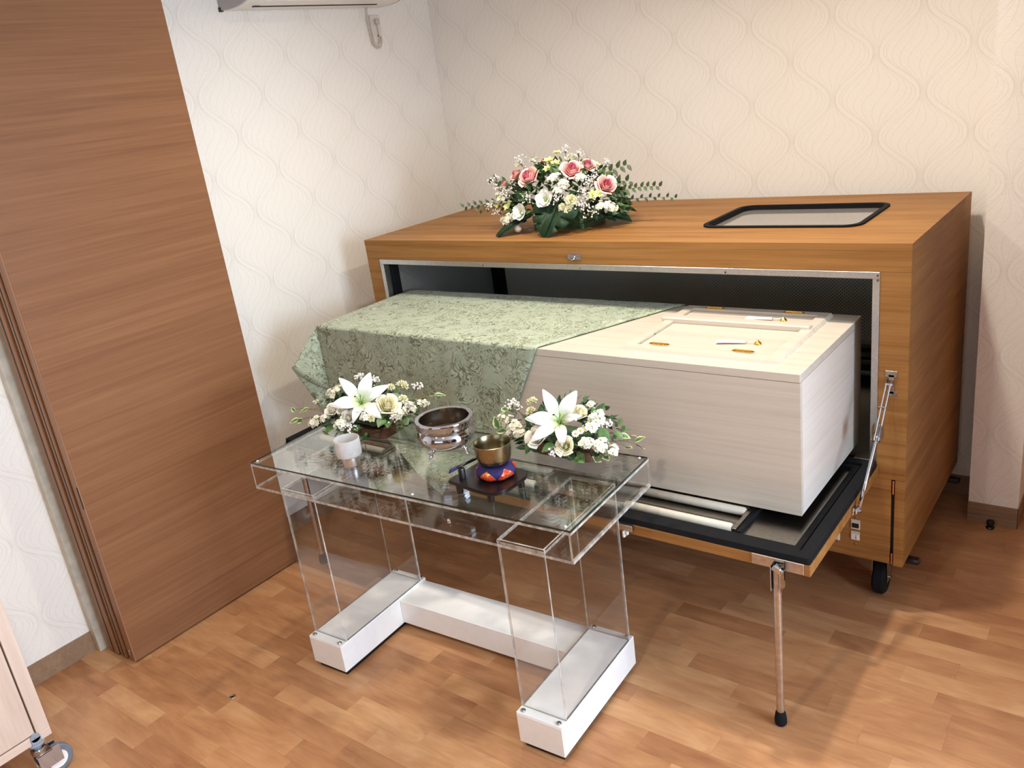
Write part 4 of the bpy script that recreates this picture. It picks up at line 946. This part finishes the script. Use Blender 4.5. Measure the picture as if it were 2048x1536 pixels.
def monstera(p, d, n, L, wd, par, cut=1.0):
    """split leaf: two lobed halves folded along the midrib"""
    d = Vector(d).normalized(); y = Vector(n).cross(d).normalized(); z = d.cross(y); Mx = Matrix.Translation(Vector(p)) @ Matrix((d, y, z)).transposed().to_4x4()
    half = [(0, 0), (-.10, .35), (-.06, .70), (.10, .94), (.28, 1.0), (.40, .95), (.455, .86), (.43, 1 - .62 * cut), (.47, 1 - .63 * cut), (.535, .84), (.62, .78), (.70, .68), (.675, .68 - .36 * cut), (.71, .66 - .36 * cut), (.785, .52), (.88, .34), (.95, .16), (1, 0)]
    b = MB()
    for sg in (1, -1):
        pts = [(x + (.02 if sg > 0 else 0) * math.sin(x * 9), q) for x, q in half]; fine = []
        for i in range(len(pts)):
            a_, c_ = Vector(pts[i]), Vector(pts[(i + 1) % len(pts)]); m_ = 8 if i == len(pts) - 1 else 2
            fine += [a_.lerp(c_, k / m_) for k in range(m_)]
        tri = tessellate_polygon([[Vector((q.x, q.y, 0)) for q in fine]])
        vs = [Mx @ Vector((L * q.x, sg * wd * q.y, .16 * wd * q.y - .24 * L * q.x * q.x - .20 * wd * q.y * q.y + .012 * L * math.sin(q.y * 12 + q.x * 4))) for q in fine]
        b.add(vs, [list(t) for t in tri])
    bm_ = obj('monstera_leaf', b, M['monstera'], par, True)
    md = bm_.modifiers.new('t', 'SOLIDIFY'); md.thickness = .0009
    return bm_
monstera((-1.268, .155, ZT + .118), (-.10, -.78, -.60), (.1, -.8, .6), .150, .098, A)
monstera((-1.44, .19, ZT + .070), (-.50, -.80, -.22), (-.1, -.2, 1), .170, .055, A, .3)
monstera((-1.21, .26, ZT + .074), (.95, .30, -.18), (.2, -.35, 1), .170, .058, A, .4)
monstera((-1.23, .36, ZT + .076), (.75, .65, -.12), (.1, -.1, 1), .16, .055, A, .3)
monstera((-1.40, .40, ZT + .06), (-.5, .85, -.1), (0, .2, 1), .15, .06, A)
def spray(pts, par, Ls=.021, n=14, mat='leaflet'):
    s = MB(); P = [Vector(p) for p in pts]
    def ev(q):
        a, b_, c_ = P; return a * (1 - q) ** 2 + b_ * 2 * q * (1 - q) + c_ * q * q
    s.tube([ev(i / 12) for i in range(13)], [.0013 * (1.2 - i / 12) for i in range(13)], 5); o = obj('leaf_spray', s, M['twig'], par)
    for i in range(n):
        q = .12 + .86 * i / (n - 1); p = ev(q); tng = (ev(min(1, q + .02)) - ev(q - .02)).normalized(); sd = tng.cross(Vector((0, 0, 1))).normalized() * (1 if i % 2 else -1)
        b = MB(); leaf_mb(b, p, (tng * .55 + Vector((0, -.15, (1 if i % 2 else -1) * .75)) + Vector((0, 0, rnd(-.1, .3)))).normalized(), Vector((.45, -.75, .45)) + sd * .2, Ls * rnd(.95, 1.25) * (1.1 - .3 * q), Ls * .30, .15, -.1, 5)
        obj('leaflet', b, M[mat], o, True, recalc=False)
spray([(-1.17, .30, ZT + .10), (-1.05, .31, ZT + .145), (-.925, .31, ZT + .135)], A, .024, 18)
spray([(-1.15, .32, ZT + .075), (-1.0, .33, ZT + .105), (-.875, .33, ZT + .088)], A, .019, 14)
spray([(-1.21, .32, ZT + .17), (-1.14, .34, ZT + .205), (-1.07, .34, ZT + .215)], A, .030, 9)
spray([(-1.19, .31, ZT + .13), (-1.11, .33, ZT + .165), (-1.06, .33, ZT + .155)], A, .028, 7)
spray([(-1.50, .26, ZT + .09), (-1.66, .25, ZT + .11), (-1.83, .25, ZT + .088)], A, .024, 18)
spray([(-1.50, .24, ZT + .08), (-1.60, .22, ZT + .10), (-1.73, .22, ZT + .075)], A, .020, 12)
spray([(-1.50, .24, ZT + .15), (-1.56, .23, ZT + .19), (-1.63, .22, ZT + .205)], A, .028, 7, 'leaf')

# two small arrangements on the table
def lily(k, par):
    f = FL[k]; c = Vector(f['lily'][0][:3]); n = Vector(f['lilyn']); o = None; fwd = (CP - c).normalized() * .030; c = c + fwd
    throat = c - n * .034
    cone = MB(); cone.lathe([(.004, -.055), (.006, -.04), (.013, -.015)], (0, 0, 0), 10, 0, frame_m(c - n * .012, n)); cone.c['rim'] = [.1] * len(cone.v)
    o = obj('lily', cone, M['lily'], par, True, label='open white lily')
    for i, tp in enumerate(f['lilytip']):
        tp = Vector(tp) + fwd; r_ = tp - c; L = r_.length; u = r_.normalized(); y = n.cross(u).normalized(); lift = .012 if i % 2 else .005
        b = MB(); rows_, cs = [], []
        for a in range(13):
            s_ = a / 12; p = throat * (1 - s_) ** 2 + (c + r_ * .42 + n * (.020 + lift)) * 2 * s_ * (1 - s_) + (tp - n * .006) * s_ * s_
            w = L * (.215 if i % 2 else .175) * (math.sin(PI * (.04 + .93 * s_ ** .95)) ** .95); row = []
            for q in (-1, -.66, -.33, 0, .33, .66, 1):
                row.append(p + y * (w * q) + n * (-.10 * w * (1 - abs(q)) ** 2 * 1.6 - .22 * w * q * q * s_ + .0016 * math.sin(q * 4 + s_ * 9)))
                cs.append(min(1, s_ * 1.6 + .04))
            rows_.append(row)
        put(b, rows_, cs, Matrix.Identity(4)); pt = obj('petal', b, M['lily'], o, True, recalc=False)
    b = MB(); b.tube([throat, c + n * .02, c + n * .035 + Vector((.004, 0, .006))], [.0014, .0016, .0020], 6); b.ball(c + n * .036 + Vector((.004, 0, .006)), .0034, 8, 5)
    for j in range(6):
        a = 2 * PI * j / 6 + .4; v = frame_m((0, 0, 0), n) @ Vector((math.cos(a), math.sin(a), 0)); b.tube([throat, c + v * .008 + n * .01, c + v * .016 + n * .024], .0009, 5)
    obj('stamens', b, M['pistil'], o, True)
    b = MB(); a = 2.6; v = frame_m((0, 0, 0), n) @ Vector((math.cos(a), math.sin(a), 0)); b.ball(c + v * .017 + n * .026, .0036, 8, 5, 0, (1, 1, .6)); obj('anther', b, M['anther'], o, True)
    return o
for k, nm, lab, pot in (('left', 'flower_arrangement', 'small white lily arrangement behind the frosted candle cup on the glass top', (-1.49, -.77)), ('right', 'flower_arrangement', 'small white lily arrangement behind the brass bowl on the glass top', (-.757, -.665))):
    f = FL[k]; A = thing(nm, lab, 'flowers', (pot[0], pot[1], TZ), group=None)
    b = MB(); b.prism([rrect(pot[0] - .105, pot[1] - .042, pot[0] + .105, pot[1] + .042, .03)], TZ + .0002, TZ + .030); obj('container', b, M['basket'], A, .5)
    b = MB(); b.box((pot[0] - .085, pot[1] - .034, TZ + .0302), (pot[0] + .085, pot[1] + .034, TZ + .075), 0, .012); obj('foam', b, M['leaf'], A)
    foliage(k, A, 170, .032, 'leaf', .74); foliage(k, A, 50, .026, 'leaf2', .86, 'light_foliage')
    lily(k, A)
    for i, p in enumerate(f['rose']): rose(k, p, p[3] * 1.2, ('rose_cream', 'rose_cream') if (i == 0) == (k == 'left') else ('rose_white', 'rose_white'), A, 'white_rose')
    for p in f['carn']: carnation(k, p, p[3], A)
    for p in f['daisy']: open_flower(k, p, p[3] * 1.05, 'daisy', A, 'daisy', 12, .12, 0, 1, ('yellow', .3), 0, .24)
    for p in f['stock']: stock(k, p, p[3], A)
    for p in f['gyp']: gyp(k, p, p[3] * 1.1, A)
    for p in f['ivy']: leaf_part(k, p, p[3] * 1.05, 'ivy', A, 'ivy_leaf')
    for p in f['leaf']: leaf_part(k, p, p[3] * 1.15, 'leaf2', A, 'leaf', .4)
    B = FL[k]['B']; s = MB()
    for p in f['ivy']:
        q = Vector(p[:3]); o_ = Vector(B) + (q - Vector(B)) * .45 + Vector((0, 0, .01)); s.tube([o_, o_.lerp(q, .6) + Vector((0, 0, .012)), q], .0009, 4)
    obj('ivy_stem', s, M['twig'], A)

# ------------------------------------------------------------------ rolling cupboard at the lower left
FX, EY, Z0 = -1.915, -1.828, .135
t = thing('rolling_cupboard', 'pale birch cupboard on grey casters cut off at the lower left corner', 'cupboard', (-2.17, -2.25, 0))
b = MB(); b.box((-2.425, -2.70, Z0), (FX - .0205, EY, .84), 0, .001); obj('carcass', b, M['birch'], t)
b = MB(); b.box((FX - .02, -2.70, Z0), (FX, EY, Z0 + .0265), 0, .0008); obj('bottom_rail', b, M['birch_y'], t)
for y0, y1 in ((EY - .037, EY), (-2.70, -2.663)):
    b = MB(); b.box((FX - .02, y0, Z0 + .0270), (FX, y1, .84), 0, .0008); obj('stile', b, M['birch'], t)
b = MB(); b.box((FX - .02, -2.6625, .81), (FX, EY - .0375, .84), 0, .0008); obj('top_rail', b, M['birch_y'], t)
b = MB(); b.box((FX - .020, -2.66, Z0 + .031), (FX - .0015, EY - .0415, .806), 0, .001); dd = obj('door', b, M['birch'], t)
b = MB(); b.box((FX - .019, -2.6625, Z0 + .0272), (FX - .016, EY - .0375, .809)); obj('door_gap', b, M['dark'], t)
b = MB(); b.tube([(FX - .0015, -2.60, .45), (FX + .025, -2.60, .45), (FX + .025, -2.60, .57), (FX - .0015, -2.60, .57)], .005, 10); obj('door_handle', b, M['chrome'], dd, .6)
for (cx, cy) in ((FX - .012, -1.873), (FX - .012, -2.65), (-2.38, -1.873), (-2.38, -2.65)):
    b = MB(); b.lathe([(1e-4, 0), (.024, 0), (.025, -.003), (.023, -.009), (1e-4, -.009)], (cx, cy, Z0 - .0002), 24); b.tube([(cx, cy, Z0 - .009), (cx, cy, Z0 - .024)], .011, 16)
    cs = obj('caster', b, M['zincblue'], t, .6)
    if cx > -2.2:
        b = MB(); b.cyl((FX + .0022, cy, Z0 + .020), .014, .004, 0, 20); b.box((FX + .0002, cy - .014, Z0 - .008), (FX + .0042, cy + .014, Z0 + .018), 0, .001); b.ball((FX + .0045, cy, Z0 + .021), .0035, 8, 6); obj('bumper_lug', b, M['zincblue'], cs, .5)
    b = MB(); b.lathe([(1e-4, -.022), (.018, -.022), (.021, -.025), (.021, -.038), (.017, -.042), (1e-4, -.042)], (cx, cy, Z0), 20); b.box((cx - .019, cy - .016, .040), (cx - .0165, cy + .050, .095), 0, .001); b.box((cx + .0165, cy - .016, .040), (cx + .019, cy + .050, .095), 0, .001); b.box((cx - .019, cy - .018, .090), (cx + .019, cy + .03, .0945), 0, .001); obj('fork', b, M['chrome'], cs, .6)
    b = MB(); Mx = Matrix.Translation((cx, cy + .036, .045)) @ Matrix.Rotation(PI / 2, 4, 'Y'); b.lathe([(.028, -.0125), (.040, -.0125), (.0445, -.009), (.045, 0), (.0445, .009), (.040, .0125), (.028, .0125)], (0, 0, 0), 32, 0, Mx); wl = obj('wheel', b, M['tyre'], cs, .6)
    b = MB(); b.lathe([(1e-4, -.014), (.010, -.014), (.012, -.011), (.027, -.0115), (.0279, -.0125), (.0279, .0125), (.027, .0115), (.012, .011), (.010, .014), (1e-4, .014)], (0, 0, 0), 28, 0, Mx); obj('hub', b, M['white'], wl, .6)

# ------------------------------------------------------------------ small things on the floor
t = thing('floor_socket', 'small round metal bolt socket let into the floor before the sliding door', 'socket', (-1.7195, -1.3656, 0))
b = MB(); b.lathe([(.0055, -.004), (.0055, .0004), (.0062, .0010), (.0098, .0010), (.0108, .0002)], (-1.7195, -1.3656, 0), 20); obj('ring', b, M['steel'], t, .6)
b = MB(); b.lathe([(1e-4, .0003), (.0056, .0003)], (-1.7195, -1.3656, 0), 16); obj('hole', b, M['plastic'], t)
t = thing('door_stop', 'small dark round door stop on the floor at the foot of the column', 'door stop', (.148, .662, 0))
b = MB(); b.lathe([(1e-4, 0), (.014, 0), (.015, .004), (.012, .008), (1e-4, .009)], (.148, .662, 0), 20); obj('base', b, M['plastic'], t, .6)
b = MB(); b.lathe([(.0075, .0085), (.0085, .014), (.0125, .016), (.014, .022), (.0125, .030), (.006, .033), (1e-4, .0335)], (.148, .662, 0), 20); obj('knob', b, M['plastic'], t, .6)
